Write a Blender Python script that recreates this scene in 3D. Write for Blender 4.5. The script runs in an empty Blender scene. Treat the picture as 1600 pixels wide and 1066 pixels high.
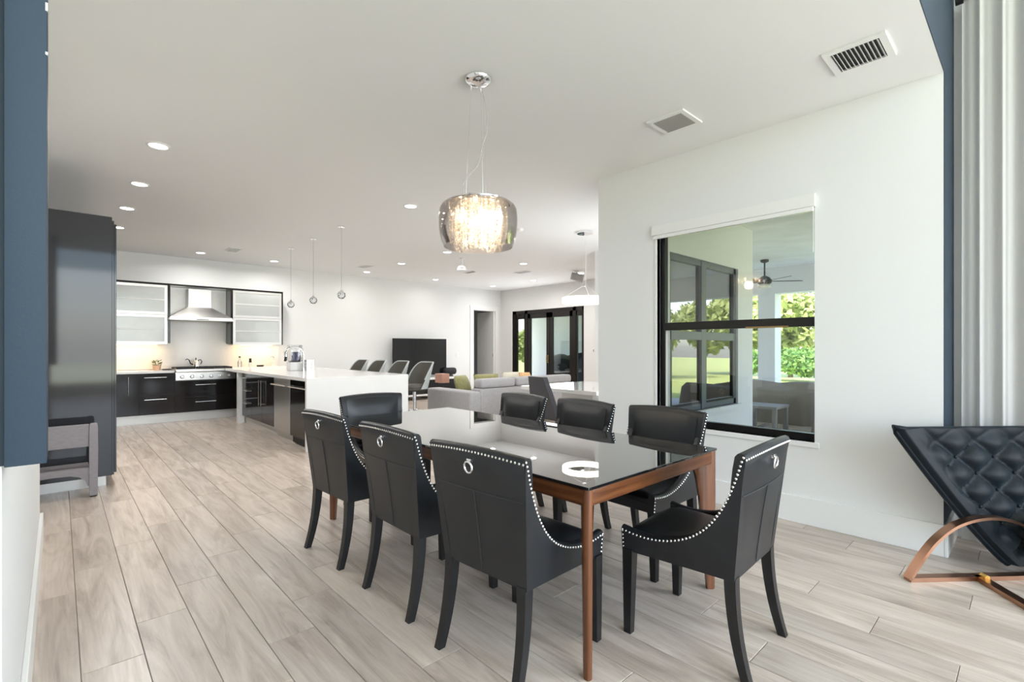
import bpy, bmesh, math, random
from mathutils import Vector, Matrix
random.seed(7)
S = bpy.context.scene
C = S.collection
PI = math.pi

# ------------------------------------------------------------------ camera
cam_d = bpy.data.cameras.new('camera'); cam_d.sensor_width = 36.0; cam_d.lens = 17.145
cam_d.shift_y = 0.006875; cam_d.clip_start = 0.02; cam_d.clip_end = 300
cam = bpy.data.objects.new('camera', cam_d); C.objects.link(cam)
cam.location = (0, 0, 1.312); cam.rotation_euler = (PI/2, 0, -math.radians(42.896))
S.camera = cam

# ------------------------------------------------------------------ world, sun, daylight, exposure
W = bpy.data.worlds.new('sky'); S.world = W; W.use_nodes = True
wn = W.node_tree; wn.nodes.clear()
w_out = wn.nodes.new('ShaderNodeOutputWorld'); w_bg = wn.nodes.new('ShaderNodeBackground'); w_sky = wn.nodes.new('ShaderNodeTexSky')
w_sky.sky_type = 'NISHITA'; w_sky.sun_disc = False; w_sky.sun_elevation = math.radians(52); w_sky.sun_rotation = math.radians(-80)
w_sky.air_density = 1.0; w_sky.dust_density = 2.0
wn.links.new(w_sky.outputs[0], w_bg.inputs[0]); wn.links.new(w_bg.outputs[0], w_out.inputs[0])
w_bg.inputs[1].default_value = 0.75
def sun_lamp():
    d = bpy.data.lights.new('sun', 'SUN'); d.energy = 5.5; d.angle = math.radians(1.0); d.color = (1, .96, .88)
    o = bpy.data.objects.new('sun', d); C.objects.link(o)
    o.rotation_euler = Vector((0.62, 0.25, -0.80)).to_track_quat('-Z', 'Y').to_euler()
sun_lamp()
def area(name, loc, direction, sx, sy, power, color=(1, 1, 1), shape='RECTANGLE', spread=PI):
    d = bpy.data.lights.new(name, 'AREA'); d.shape = shape; d.size = sx
    if shape in ('RECTANGLE', 'ELLIPSE'): d.size_y = sy
    d.energy = power; d.color = color; d.spread = spread
    o = bpy.data.objects.new(name, d); C.objects.link(o); o.location = loc
    o.rotation_euler = Vector(direction).to_track_quat('-Z', 'Y').to_euler()
    return o
# area lamps: added fill at an unseen back window, daylight at the other openings
area('added_back_fill', (1.5, -6.0, 1.95), (0, 1, .20), 4.6, 3.2, 188, (.94, .975, 1))
area('daylight_side_window', (4.55, -3.6, 2.2), (-1, .15, .1), 2.8, 3.8, 165, (.94, .975, 1))
area('daylight_nook_window', (5.89, 3.115, 1.45), (0, 1, 0), 1.6, 1.6, 30, (.95, .98, 1))
area('daylight_front_door', (9.80, 9.28, 1.35), (-1, 0, .1), 2.2, 2.0, 30, (.95, .98, 1))
S.view_settings.view_transform = 'Standard'; S.view_settings.look = 'None'
S.view_settings.exposure = 0.72; S.view_settings.gamma = 1.0; S.view_settings.use_curve_mapping = False
S.cycles.max_bounces = 10; S.cycles.transparent_max_bounces = 24; S.cycles.diffuse_bounces = 5
S.cycles.sample_clamp_indirect = 8.0; S.cycles.caustics_reflective = False; S.cycles.caustics_refractive = False
S.cycles.use_denoising = True

# ------------------------------------------------------------------ materials
M = {}
def srgb(r, g, b):
    f = lambda c: (c/12.92 if c <= .04045 else ((c+.055)/1.055)**2.4)
    return tuple(f(v/255.0) for v in (r, g, b))
def mat(name, color, rough=.5, metal=0., spec=.5, coat=0., sheen=0., emit=None, estr=0., bump=0., bscale=200., var=0., vscale=6., trans=0., ior=1.45, coat_r=.03, stretch=None):
    m = bpy.data.materials.new(name); m.use_nodes = True; nt = m.node_tree; p = nt.nodes['Principled BSDF']
    p.inputs['Base Color'].default_value = (*color, 1); p.inputs['Roughness'].default_value = rough; p.inputs['Metallic'].default_value = metal
    p.inputs['Specular IOR Level'].default_value = spec; p.inputs['Coat Weight'].default_value = coat; p.inputs['Coat Roughness'].default_value = coat_r
    p.inputs['Sheen Weight'].default_value = sheen; p.inputs['Transmission Weight'].default_value = trans; p.inputs['IOR'].default_value = ior
    if emit: p.inputs['Emission Color'].default_value = (*emit, 1); p.inputs['Emission Strength'].default_value = estr
    tc = None
    if bump or var:
        tc = nt.nodes.new('ShaderNodeTexCoord'); mp = nt.nodes.new('ShaderNodeMapping'); nt.links.new(tc.outputs['Object'], mp.inputs[0])
        if stretch: mp.inputs['Scale'].default_value = stretch
    if bump:
        n = nt.nodes.new('ShaderNodeTexNoise'); n.inputs['Scale'].default_value = bscale; n.inputs['Detail'].default_value = 3
        b = nt.nodes.new('ShaderNodeBump'); b.inputs['Strength'].default_value = bump; b.inputs['Distance'].default_value = .01
        nt.links.new(mp.outputs[0], n.inputs['Vector']); nt.links.new(n.outputs[0], b.inputs['Height']); nt.links.new(b.outputs[0], p.inputs['Normal'])
    if var:
        n = nt.nodes.new('ShaderNodeTexNoise'); n.inputs['Scale'].default_value = vscale; n.inputs['Detail'].default_value = 5
        r = nt.nodes.new('ShaderNodeValToRGB'); r.color_ramp.elements[0].position = .3; r.color_ramp.elements[1].position = .7
        r.color_ramp.elements[0].color = (*[c*(1-var) for c in color], 1); r.color_ramp.elements[1].color = (*[min(1, c*(1+var)) for c in color], 1)
        nt.links.new(mp.outputs[0], n.inputs['Vector']); nt.links.new(n.outputs[0], r.inputs[0]); nt.links.new(r.outputs[0], p.inputs['Base Color'])
    M[name] = m; return m
def glass(name, tint=(1, 1, 1), refl=1.0, rough=0.0, ior=1.5, add=0.0):
    """thin sheet: clear transmission plus Fresnel reflection"""
    m = bpy.data.materials.new(name); m.use_nodes = True; nt = m.node_tree; nt.nodes.clear()
    o = nt.nodes.new('ShaderNodeOutputMaterial'); mx = nt.nodes.new('ShaderNodeMixShader'); t = nt.nodes.new('ShaderNodeBsdfTransparent')
    g = nt.nodes.new('ShaderNodeBsdfGlossy'); f = nt.nodes.new('ShaderNodeFresnel'); ma = nt.nodes.new('ShaderNodeMath'); ma.operation = 'MULTIPLY_ADD'
    f.inputs[0].default_value = ior; ma.inputs[1].default_value = refl; ma.inputs[2].default_value = add
    t.inputs[0].default_value = (*tint, 1); g.inputs['Roughness'].default_value = rough; g.inputs[0].default_value = (1, 1, 1, 1)
    nt.links.new(f.outputs[0], ma.inputs[0]); nt.links.new(ma.outputs[0], mx.inputs[0]); nt.links.new(t.outputs[0], mx.inputs[1]); nt.links.new(g.outputs[0], mx.inputs[2])
    nt.links.new(mx.outputs[0], o.inputs[0]); M[name] = m; return m
def emis(name, color, strength):
    m = bpy.data.materials.new(name); m.use_nodes = True; nt = m.node_tree; nt.nodes.clear()
    o = nt.nodes.new('ShaderNodeOutputMaterial'); e = nt.nodes.new('ShaderNodeEmission'); e.inputs[0].default_value = (*color, 1); e.inputs[1].default_value = strength
    nt.links.new(e.outputs[0], o.inputs[0]); M[name] = m; return m
def translucent(name, color, amount, rough=.6):
    m = bpy.data.materials.new(name); m.use_nodes = True; nt = m.node_tree; p = nt.nodes['Principled BSDF']; o = nt.nodes['Material Output']
    p.inputs['Base Color'].default_value = (*color, 1); p.inputs['Roughness'].default_value = rough
    t = nt.nodes.new('ShaderNodeBsdfTranslucent'); t.inputs[0].default_value = (*color, 1); mx = nt.nodes.new('ShaderNodeMixShader'); mx.inputs[0].default_value = amount
    nt.links.new(p.outputs[0], mx.inputs[1]); nt.links.new(t.outputs[0], mx.inputs[2]); nt.links.new(mx.outputs[0], o.inputs[0]); M[name] = m; return m

mat('wall_paint', (.80, .805, .80), .85, spec=.25, bump=.04, bscale=180)
mat('ceiling_paint', (.84, .845, .84), .9, spec=.2, bump=.05, bscale=120)
mat('trim_white', (.84, .84, .82), .35, bump=.01, bscale=60)
mat('blue_paint', srgb(46, 59, 72), .55, spec=.3, bump=.05, bscale=150)
mat('blue_shade', srgb(30, 44, 56), .6)  # the blue paint darkened, shade put into its colour
mat('grout', (.36, .33, .30), .9, var=.06, vscale=30)
mat('leather', (.012, .0135, .016), .36, spec=.55, bump=.10, bscale=260, var=.18, vscale=9)
mat('leather_seam', (.035, .037, .040), .45)
mat('leg_black', (.012, .012, .013), .28, spec=.5, var=.2, vscale=12)
mat('chrome', (.86, .86, .87), .08, metal=1)
mat('nickel', (.82, .81, .79), .22, metal=1)
mat('steel', (.62, .61, .59), .30, metal=1, bump=.02, bscale=40, stretch=(1, 30, 30), var=.04, vscale=20)
mat('steel_panel', (.40, .39, .38), .38, metal=1, var=.04, vscale=8)
mat('table_glass', (.010, .011, .012), .012, spec=.9, coat=1.0, coat_r=.01, ior=1.75)
mat('gloss_black', (.013, .011, .011), .10, spec=.45)
mat('gloss_grey', (.030, .031, .034), .06, spec=.38)
mat('carcass', (.03, .03, .032), .4)
mat('quartz', (.83, .82, .80), .14, spec=.5, var=.008, vscale=8)
mat('backsplash', (.78, .76, .72), .12, spec=.5, var=.02, vscale=3)
mat('toekick', (.68, .67, .64), .35, metal=.3)
mat('alu', (.58, .57, .55), .35, metal=.7)
mat('frosted', (.42, .44, .43), .16, spec=.7, var=.06, vscale=2.2)
mat('frosted_light', (.62, .63, .61), .3)
mat('black_matte', (.008, .008, .008), .5)
mat('frame_black', (.006, .006, .006), .35)
mat('frame_grey', srgb(98, 104, 110), .4)
mat('frame_brown', (.010, .0065, .005), .32)
mat('bronze', (.35, .24, .11), .3, metal=1)
mat('screen', (.010, .012, .014), .06, spec=.6)
mat('fabric_grey', srgb(178, 176, 177), .9, spec=.2, sheen=.3, bump=.25, bscale=340, var=.08, vscale=40)
mat('fabric_dark', srgb(74, 73, 77), .9, spec=.2, sheen=.2, bump=.2, bscale=300, var=.06, vscale=30)
mat('fabric_olive', srgb(150, 146, 98), .9, sheen=.2, bump=.2, bscale=200, var=.12, vscale=20)
mat('fabric_cream', srgb(222, 216, 196), .9, bump=.3, bscale=120, var=.05, vscale=20)
mat('fabric_peach', srgb(232, 190, 140), .9, bump=.3, bscale=120, var=.08, vscale=12)
mat('fabric_pink', srgb(200, 130, 130), .9, bump=.2, bscale=120)
mat('copper_pink', srgb(205, 160, 145), .35, metal=.5)
mat('stool_outer', srgb(176, 182, 180), .6, bump=.05, bscale=120)
mat('stool_inner', srgb(92, 88, 82), .75, bump=.1, bscale=160)
mat('grey_wood', srgb(138, 132, 134), .55, bump=.06, bscale=40, var=.12, vscale=14, stretch=(2, 2, 18))
mat('velvet', (.003, .0068, .0105), .5, spec=.28, sheen=.10, bump=.06, bscale=60, var=.25, vscale=8)
M['velvet'].node_tree.nodes['Principled BSDF'].inputs['Sheen Tint'].default_value = (.35, .55, .70, 1)
mat('rose_gold', srgb(182, 140, 116), .28, metal=1)
mat('gold', srgb(235, 195, 110), .18, metal=1)
mat('white_gloss', (.85, .85, .84), .08, coat=.6)
mat('white_plastic', (.82, .82, .81), .35)
mat('vent_dark', (.02, .022, .022), .7)
mat('vent_grey', (.42, .42, .41), .5)
mat('speaker_black', (.012, .012, .014), .6, bump=.2, bscale=200)
mat('terracotta', srgb(214, 178, 150), .7)
mat('leaf_green', srgb(110, 125, 60), .6, var=.3, vscale=30)
mat('rock_dark', (.02, .018, .016), .4)
mat('soap_white', (.75, .72, .66), .4)
mat('purple_glass', srgb(70, 66, 110), .1, spec=.6)
mat('stucco', (.80, .80, .81), .9, bump=.25, bscale=160)
mat('patio_ceiling', (.90, .90, .88), .9, bump=.35, bscale=70, var=.05, vscale=3)
mat('patio_floor', (.70, .68, .66), .8, var=.06, vscale=2)
mat('cover_cloth', srgb(150, 140, 134), .8, bump=.12, bscale=50, var=.10, vscale=3)
mat('patio_grey', srgb(142, 138, 136), .7, var=.05)
mat('black_cover', (.010, .011, .014), .45, bump=.1, bscale=20)
mat('stone_wall', (.62, .64, .62), .9, bump=.1, bscale=60, var=.04, vscale=3)
mat('door_grey', srgb(172, 168, 168), .6)
mat('grass', srgb(176, 186, 112), .9, bump=.3, bscale=60, var=.25, vscale=14)
mat('bark', srgb(84, 70, 56), .9, bump=.4, bscale=40, var=.2)
glass('window_glass', (.975, .975, .98), .9)
glass('window_glass_tinted', (.42, .46, .48), 1.6, add=.10)
glass('door_glass', (.80, .82, .83), .6)
glass('shade_glass', (.965, .93, .915), .75, add=.02)
glass('clear_glass', (.93, .94, .95), 1.2, add=.04)
emis('lens_light', (1, .97, .92), 9.0)
emis('ring_light', (1, .95, .84), 2.6)
emis('bulb_warm', (1, .80, .52), 15.0)
emis('led_warm', (1, .72, .40), 4.0)
translucent('curtain_cloth', (.80, .785, .77), .40, .9)

def crystal_material():
    m = bpy.data.materials.new('crystal'); m.use_nodes = True; nt = m.node_tree; nt.nodes.clear()
    o = nt.nodes.new('ShaderNodeOutputMaterial'); a = nt.nodes.new('ShaderNodeMixShader'); b = nt.nodes.new('ShaderNodeMixShader')
    t = nt.nodes.new('ShaderNodeBsdfTransparent'); g = nt.nodes.new('ShaderNodeBsdfGlossy'); l = nt.nodes.new('ShaderNodeBsdfTranslucent')
    g.inputs['Roughness'].default_value = .04; a.inputs[0].default_value = .40; b.inputs[0].default_value = .45; l.inputs[0].default_value = (1, .93, .82, 1); t.inputs[0].default_value = (1, .97, .92, 1)
    nt.links.new(g.outputs[0], a.inputs[1]); nt.links.new(l.outputs[0], a.inputs[2]); nt.links.new(t.outputs[0], b.inputs[2]); nt.links.new(a.outputs[0], b.inputs[1]); nt.links.new(b.outputs[0], o.inputs[0])
    M['crystal'] = m
crystal_material()
def plank_material():
    m = bpy.data.materials.new('plank'); m.use_nodes = True; nt = m.node_tree; p = nt.nodes['Principled BSDF']
    N = nt.nodes.new; L = nt.links.new
    geo = N('ShaderNodeNewGeometry'); oi = N('ShaderNodeObjectInfo')
    # one random number per plank, from where the plank lies (works for the joined far planks too)
    sep = N('ShaderNodeSeparateXYZ'); L(geo.outputs['Position'], sep.inputs[0])
    kx = N('ShaderNodeMath'); kx.operation = 'MULTIPLY_ADD'; kx.inputs[1].default_value = 1/.205; kx.inputs[2].default_value = -.065/.205; L(sep.outputs[0], kx.inputs[0])
    kf = N('ShaderNodeMath'); kf.operation = 'FLOOR'; L(kx.outputs[0], kf.inputs[0])
    y0 = N('ShaderNodeMath'); y0.operation = 'MULTIPLY_ADD'; y0.inputs[1].default_value = -.309; L(kf.outputs[0], y0.inputs[0]); L(sep.outputs[1], y0.inputs[2])
    y1 = N('ShaderNodeMath'); y1.operation = 'MULTIPLY_ADD'; y1.inputs[1].default_value = 1/1.22; y1.inputs[2].default_value = -2.608/1.22; L(y0.outputs[0], y1.inputs[0])
    yf = N('ShaderNodeMath'); yf.operation = 'FLOOR'; L(y1.outputs[0], yf.inputs[0])
    cmb = N('ShaderNodeCombineXYZ'); L(kf.outputs[0], cmb.inputs[0]); L(yf.outputs[0], cmb.inputs[1])
    wn_ = N('ShaderNodeTexWhiteNoise'); wn_.noise_dimensions = '3D'; L(cmb.outputs[0], wn_.inputs['Vector'])
    off = N('ShaderNodeVectorMath'); off.operation = 'SCALE'; off.inputs['Scale'].default_value = 40; L(wn_.outputs['Color'], off.inputs[0])
    add = N('ShaderNodeVectorMath'); add.operation = 'ADD'; L(geo.outputs['Position'], add.inputs[0]); L(off.outputs[0], add.inputs[1])
    mp = N('ShaderNodeMapping'); mp.inputs['Scale'].default_value = (6.5, .75, 1); L(add.outputs[0], mp.inputs[0])
    n1 = N('ShaderNodeTexNoise'); n1.inputs['Scale'].default_value = 1.6; n1.inputs['Detail'].default_value = 7; n1.inputs['Roughness'].default_value = .62; n1.inputs['Distortion'].default_value = 1.3; L(mp.outputs[0], n1.inputs['Vector'])
    mp2 = N('ShaderNodeMapping'); mp2.inputs['Scale'].default_value = (60, 2.2, 1); L(add.outputs[0], mp2.inputs[0])
    n2 = N('ShaderNodeTexNoise'); n2.inputs['Scale'].default_value = 1.5; n2.inputs['Detail'].default_value = 4; L(mp2.outputs[0], n2.inputs['Vector'])
    ramp = N('ShaderNodeValToRGB'); e = ramp.color_ramp.elements
    e[0].position = .30; e[0].color = (*srgb(166, 151, 139), 1); e[1].position = .72; e[1].color = (*srgb(216, 204, 193), 1)
    x = ramp.color_ramp.elements.new(.5); x.color = (*srgb(197, 183, 171), 1)
    L(n1.outputs[0], ramp.inputs[0])
    mixg = N('ShaderNodeMix'); mixg.data_type = 'RGBA'; mixg.blend_type = 'SOFT_LIGHT'; mixg.inputs[0].default_value = .35; L(ramp.outputs[0], mixg.inputs[6]); L(n2.outputs[0], mixg.inputs[7])
    hsv = N('ShaderNodeHueSaturation'); mr = N('ShaderNodeMapRange'); mr.inputs[3].default_value = .86; mr.inputs[4].default_value = 1.10; L(wn_.outputs['Value'], mr.inputs[0]); L(mr.outputs[0], hsv.inputs['Value'])
    L(mixg.outputs[2], hsv.inputs['Color']); L(hsv.outputs[0], p.inputs['Base Color'])
    p.inputs['Roughness'].default_value = .30; p.inputs['Specular IOR Level'].default_value = .45
    b = N('ShaderNodeBump'); b.inputs['Strength'].default_value = .04; b.inputs['Distance'].default_value = .004; L(n2.outputs[0], b.inputs['Height']); L(b.outputs[0], p.inputs['Normal'])
    M['plank'] = m
plank_material()
def walnut_material(name, scale):
    m = bpy.data.materials.new(name); m.use_nodes = True; nt = m.node_tree; p = nt.nodes['Principled BSDF']; N = nt.nodes.new; L = nt.links.new
    tc = N('ShaderNodeTexCoord'); mp = N('ShaderNodeMapping'); mp.inputs['Scale'].default_value = scale; L(tc.outputs['Object'], mp.inputs[0])
    n = N('ShaderNodeTexNoise'); n.inputs['Scale'].default_value = 2; n.inputs['Detail'].default_value = 6; n.inputs['Distortion'].default_value = .5; L(mp.outputs[0], n.inputs['Vector'])
    r = N('ShaderNodeValToRGB'); r.color_ramp.elements[0].position = .28; r.color_ramp.elements[0].color = (*srgb(74, 41, 22), 1); r.color_ramp.elements[1].position = .75; r.color_ramp.elements[1].color = (*srgb(132, 82, 50), 1)
    L(n.outputs[0], r.inputs[0]); L(r.outputs[0], p.inputs['Base Color']); p.inputs['Roughness'].default_value = .30; M[name] = m
walnut_material('walnut', (1.2, 1.2, 26)); walnut_material('walnut_upright', (26, 26, 1.2))
def foliage_material(name, c0, c1):
    m = bpy.data.materials.new(name); m.use_nodes = True; nt = m.node_tree; p = nt.nodes['Principled BSDF']; o = nt.nodes['Material Output']; N = nt.nodes.new; L = nt.links.new
    g = N('ShaderNodeNewGeometry'); r = N('ShaderNodeValToRGB'); r.color_ramp.elements[0].color = (*c0, 1); r.color_ramp.elements[1].color = (*c1, 1)
    L(g.outputs['Random Per Island'], r.inputs[0]); L(r.outputs[0], p.inputs['Base Color']); p.inputs['Roughness'].default_value = .6
    t = N('ShaderNodeBsdfTranslucent'); L(r.outputs[0], t.inputs[0]); mx = N('ShaderNodeMixShader'); mx.inputs[0].default_value = .35
    L(p.outputs[0], mx.inputs[1]); L(t.outputs[0], mx.inputs[2]); L(mx.outputs[0], o.inputs[0]); M[name] = m
foliage_material('leaves_light', srgb(120, 140, 60), srgb(205, 212, 140))
foliage_material('leaves_dark', srgb(60, 105, 45), srgb(130, 165, 80))

# ------------------------------------------------------------------ mesh helpers
class MB:
    def __init__(s): s.bm = bmesh.new()
    def box(s, lo, hi, bevel=0., seg=2, mx=None):
        r = bmesh.ops.create_cube(s.bm, size=1); vs = r['verts']
        for v in vs: v.co = Vector([lo[i] + (v.co[i]+.5)*(hi[i]-lo[i]) for i in range(3)])
        if mx is not None: bmesh.ops.transform(s.bm, matrix=mx, verts=vs)
        if bevel:
            es = list({e for v in vs for e in v.link_edges})
            bmesh.ops.bevel(s.bm, geom=es, offset=bevel, segments=seg, profile=.6, affect='EDGES', clamp_overlap=True)
        return s
    def rings(s, rings, cap0=True, cap1=True, closed=True):
        vs = [[s.bm.verts.new(p) for p in r] for r in rings]
        for a, b in zip(vs[:-1], vs[1:]):
            n = len(a)
            for i in range(n if closed else n-1):
                try: s.bm.faces.new((a[i], a[(i+1) % n], b[(i+1) % n], b[i]))
                except ValueError: pass
        if cap0 and closed: s.bm.faces.new(vs[0][::-1])
        if cap1 and closed: s.bm.faces.new(vs[-1])
        return s
    def cyl(s, p0, p1, r0, r1=None, n=16, caps=True):
        p0, p1 = Vector(p0), Vector(p1); r1 = r0 if r1 is None else r1
        d = (p1-p0).normalized(); u = d.orthogonal().normalized(); v = d.cross(u)
        ring = lambda p, r: [p + u*math.cos(2*PI*i/n)*r + v*math.sin(2*PI*i/n)*r for i in range(n)]
        return s.rings([ring(p0, r0), ring(p1, r1)], caps, caps)
    def tube(s, pts, r, n=8, caps=True):
        pts = [Vector(p) for p in pts]; rs = r if isinstance(r, (list, tuple)) else [r]*len(pts)
        u = None; R = []
        for i, p in enumerate(pts):
            d = (pts[min(i+1, len(pts)-1)]-pts[max(i-1, 0)]).normalized()
            u = d.orthogonal().normalized() if u is None else (u-d*u.dot(d)).normalized()
            v = d.cross(u); R.append([p + (u*math.cos(2*PI*k/n)+v*math.sin(2*PI*k/n))*rs[i] for k in range(n)])
        return s.rings(R, caps, caps)
    def lathe(s, prof, n=32, c=(0, 0, 0), caps=False):
        return s.rings([[(c[0]+r*math.cos(2*PI*i/n), c[1]+r*math.sin(2*PI*i/n), c[2]+z) for i in range(n)] for r, z in prof], caps, caps)
    def torus(s, c, ax, R, r, n=28, m=8):
        ax = Vector(ax).normalized(); u = ax.orthogonal().normalized(); v = ax.cross(u); c = Vector(c); rr = []
        for i in range(n+1):
            a = 2*PI*i/n; d = u*math.cos(a)+v*math.sin(a)
            rr.append([c+d*(R+r*math.cos(2*PI*k/m))+ax*r*math.sin(2*PI*k/m) for k in range(m)])
        return s.rings(rr, False, False)
    def prism(s, poly, axis, lo, hi):
        """polygon in the two axes other than `axis`, extruded along it"""
        def pt(a, b, t):
            q = [0, 0, 0]; o = [i for i in range(3) if i != axis]; q[o[0]], q[o[1]], q[axis] = a, b, t; return q
        return s.rings([[pt(a, b, lo) for a, b in poly], [pt(a, b, hi) for a, b in poly]])
    def ball(s, c, r, sc=(1, 1, 1), n=16, m=10):
        g = bmesh.ops.create_uvsphere(s.bm, u_segments=n, v_segments=m, radius=r)
        for v in g['verts']: v.co = Vector(c)+Vector([v.co[i]*sc[i] for i in range(3)])
        return s
    def grid(s, f, nu, nv, wrap=False):
        vs = [[s.bm.verts.new(f(i/nu, j/nv)) for j in range(nv+1)] for i in range(nu+1)]
        for i in range(nu):
            for j in range(nv): s.bm.faces.new((vs[i][j], vs[i+1][j], vs[i+1][j+1], vs[i][j+1]))
        return s
    def build(s, name, m, parent=None, smooth=35, loc=None):
        bmesh.ops.remove_doubles(s.bm, verts=s.bm.verts, dist=1e-6)
        bmesh.ops.recalc_face_normals(s.bm, faces=s.bm.faces)
        if smooth:
            for f in s.bm.faces: f.smooth = True
            a = math.radians(smooth)
            for e in s.bm.edges: e.smooth = (len(e.link_faces) == 2 and e.calc_face_angle(0) < a)
        me = bpy.data.meshes.new(name); s.bm.to_mesh(me); s.bm.free(); me.materials.append(M[m])
        o = bpy.data.objects.new(name, me); C.objects.link(o)
        if parent: o.parent = parent
        if loc: o.location = loc
        return o
def B(name, m, lo, hi, parent=None, bevel=0., seg=2, **k):
    return MB().box(lo, hi, bevel, seg, **k).build(name, m, parent, 35 if bevel > .012 else 0)
def tag(o, label, cat, group=None):
    o['label'] = label; o['category'] = cat
    if group: o['group'] = group
    return o
def thing(name, label, cat, loc=(0, 0, 0), rz=0., group=None):
    o = bpy.data.objects.new(name, None); C.objects.link(o); o.location = loc; o.rotation_euler = (0, 0, rz); o.empty_display_size = .1
    return tag(o, label, cat, group)
def struct(o, label=None):
    o['kind'] = 'structure'
    if label: o['label'] = label
    return o
def sempty(name, loc=(0, 0, 0), label=None):
    o = bpy.data.objects.new(name, None); C.objects.link(o); o.location = loc; return struct(o, label)
def dup(root, label, loc, rz=0.):
    r = root.copy(); C.objects.link(r); r.location = loc; r.rotation_euler = (0, 0, rz); r['label'] = label
    for ch in list(root.children):
        c = ch.copy(); C.objects.link(c); c.parent = r
        for g in list(ch.children):
            d = g.copy(); C.objects.link(d); d.parent = c
    return r
def smooth_path(pts, n):
    out = []
    for i in range(len(pts)-1):
        p0, p1, p2, p3 = pts[max(i-1, 0)], pts[i], pts[i+1], pts[min(i+2, len(pts)-1)]
        for k in range(n):
            u = k/n; out.append(.5*(2*p1+(p2-p0)*u+(2*p0-5*p1+4*p2-p3)*u*u+(3*p1-p0-3*p2+p3)*u**3))
    return out+[pts[-1]]
def join_boxes(name, m, boxes, parent=None, bevel=0.):
    b = MB()
    for lo, hi in boxes: b.box(lo, hi, bevel)
    return b.build(name, m, parent)

# ------------------------------------------------------------------ room shell
CE = 3.05; XW = 4.08
def build_floor():
    fl = struct(B('floor', 'grout', (-6.2, -6.4, -.06), (10.1, 11.4, -.006)), 'pale greige wood-look plank floor running through the whole house')
    pm = MB().box((-.1012, -.6085, -.006), (.1012, .6085, 0), 0).bm
    top = [e for e in pm.edges if all(v.co.z > -.001 for v in e.verts)]
    bmesh.ops.bevel(pm, geom=top, offset=.0016, segments=1, affect='EDGES')
    me = bpy.data.meshes.new('plank'); pm.to_mesh(me); pm.free(); me.materials.append(M['plank'])
    th = math.radians(42.896); s, c = math.sin(th), math.cos(th); near, rest = [], []
    for k in range(-31, 49):
        x = .065+.205*(k+.5); y0 = 2.608+.309*k
        j0 = math.floor((-6.4-y0)/1.22)-1
        for j in range(j0, j0+17):
            y = y0+1.22*(j+.5)
            if y < -6 or y > 11.6 or x > 10 or (y > 11.15 and x < 8.5): continue
            d = s*x+c*y; r = c*x-s*y
            vis = d > .9 and abs(r) < d*1.12+.5 and x > -.35 and not (x > XW+.15 and -1 < y < 2.9) and not (x > 7.3 and y < 5.6)
            (near if vis else rest).append((d if vis else 99, x, y))
    near.sort(); rest += near[300:]
    for _, x, y in near[:300]:
        o = bpy.data.objects.new('plank', me); C.objects.link(o); o.location = (x, y, 0); o.parent = fl
    b = MB()
    for _, x, y in rest: b.box((x-.1012, y-.6085, -.006), (x+.1012, y+.6085, 0))
    o = b.build('far_planks', 'plank', fl, 0); o['kind'] = 'stuff'
build_floor()
struct(B('ceiling', 'ceiling_paint', (-6.2, .40, CE), (10.1, 11.4, CE+.2)), 'smooth white ceiling with recessed lights')
struct(B('ceiling_upper', 'ceiling_paint', (-6.2, -6.4, 5.6), (4.8, .6, 5.8)))
# window wall of the dining area
WY0, WY1, WZ0, WZ1 = 1.115, 2.405, .615, 2.40
struct(join_boxes('wall_right', 'wall_paint', [((XW, .4, 0), (XW+.2, WY0, CE)), ((XW, WY1, 0), (XW+.2, 3.08, CE)), ((XW, WY0, 0), (XW+.2, WY1, WZ0)), ((XW, WY0, WZ1), (XW+.2, WY1, CE))]), 'white wall with the black framed window beside the dining table')
# breakfast nook and far room walls
NX0, NX1, NZ0, NZ1 = 4.98, 6.80, .56, 2.39
struct(join_boxes('wall_nook', 'stucco', [((XW+.2, 2.78, -.1), (NX0, 3.08, CE)), ((NX1, 2.78, -.1), (7.30, 3.08, CE)), ((NX0, 2.78, -.1), (NX1, 3.08, NZ0)), ((NX0, 2.78, NZ1), (NX1, 3.08, CE))]), 'white stucco wall with grey window seen through the dining window')
struct(B('wall_nook_end', 'wall_paint', (7.05, 3.08, 0), (7.30, 5.4, CE)))
struct(B('wall_family_side', 'wall_paint', (7.30, 5.2, 0), (10.1, 5.4, CE)))
DX0, DX1, DZ = 8.83, 9.66, 2.42
YW = 11.15
struct(join_boxes('wall_back', 'wall_paint', [((-.8, YW, 0), (DX0, YW+.2, CE)), ((DX1, YW, 0), (10.1, YW+.2, CE)), ((DX0, YW, DZ), (DX1, YW+.2, CE))]), 'long white kitchen and family room wall at the back')
FY0, FY1, FZ = 7.94, 10.63, 2.40
struct(join_boxes('wall_far', 'wall_paint', [((9.9, 5.4, 0), (10.1, FY0, CE)), ((9.9, FY1, 0), (10.1, YW, CE)), ((9.9, FY0, FZ), (10.1, FY1, CE))]), 'white wall holding the dark glazed front doors')
struct(B('wall_kitchen_left', 'wall_paint', (-.8, 4.6, 0), (-.6, YW, CE)))
struct(B('wall_left', 'wall_paint', (-.8, 1.72, 0), (-.095, 4.6, CE)), 'white wall edge at the left of the photo')
struct(B('wall_living_front', 'wall_paint', (-6.2, 1.60, 0), (-.095, 1.72, CE)))
struct(B('wall_living_left', 'wall_paint', (-6.2, -6.4, 0), (-6.0, 1.6, 5.6)))
struct(join_boxes('wall_living_back', 'wall_paint', [((-6, -6.4, 0), (-4.1, -6.2, 5.6)), ((3.1, -6.4, 0), (4.8, -6.2, 5.6)), ((-4.1, -6.4, 0), (3.1, -6.2, .3)), ((-4.1, -6.4, 5.1), (3.1, -6.2, 5.6))]))
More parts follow.
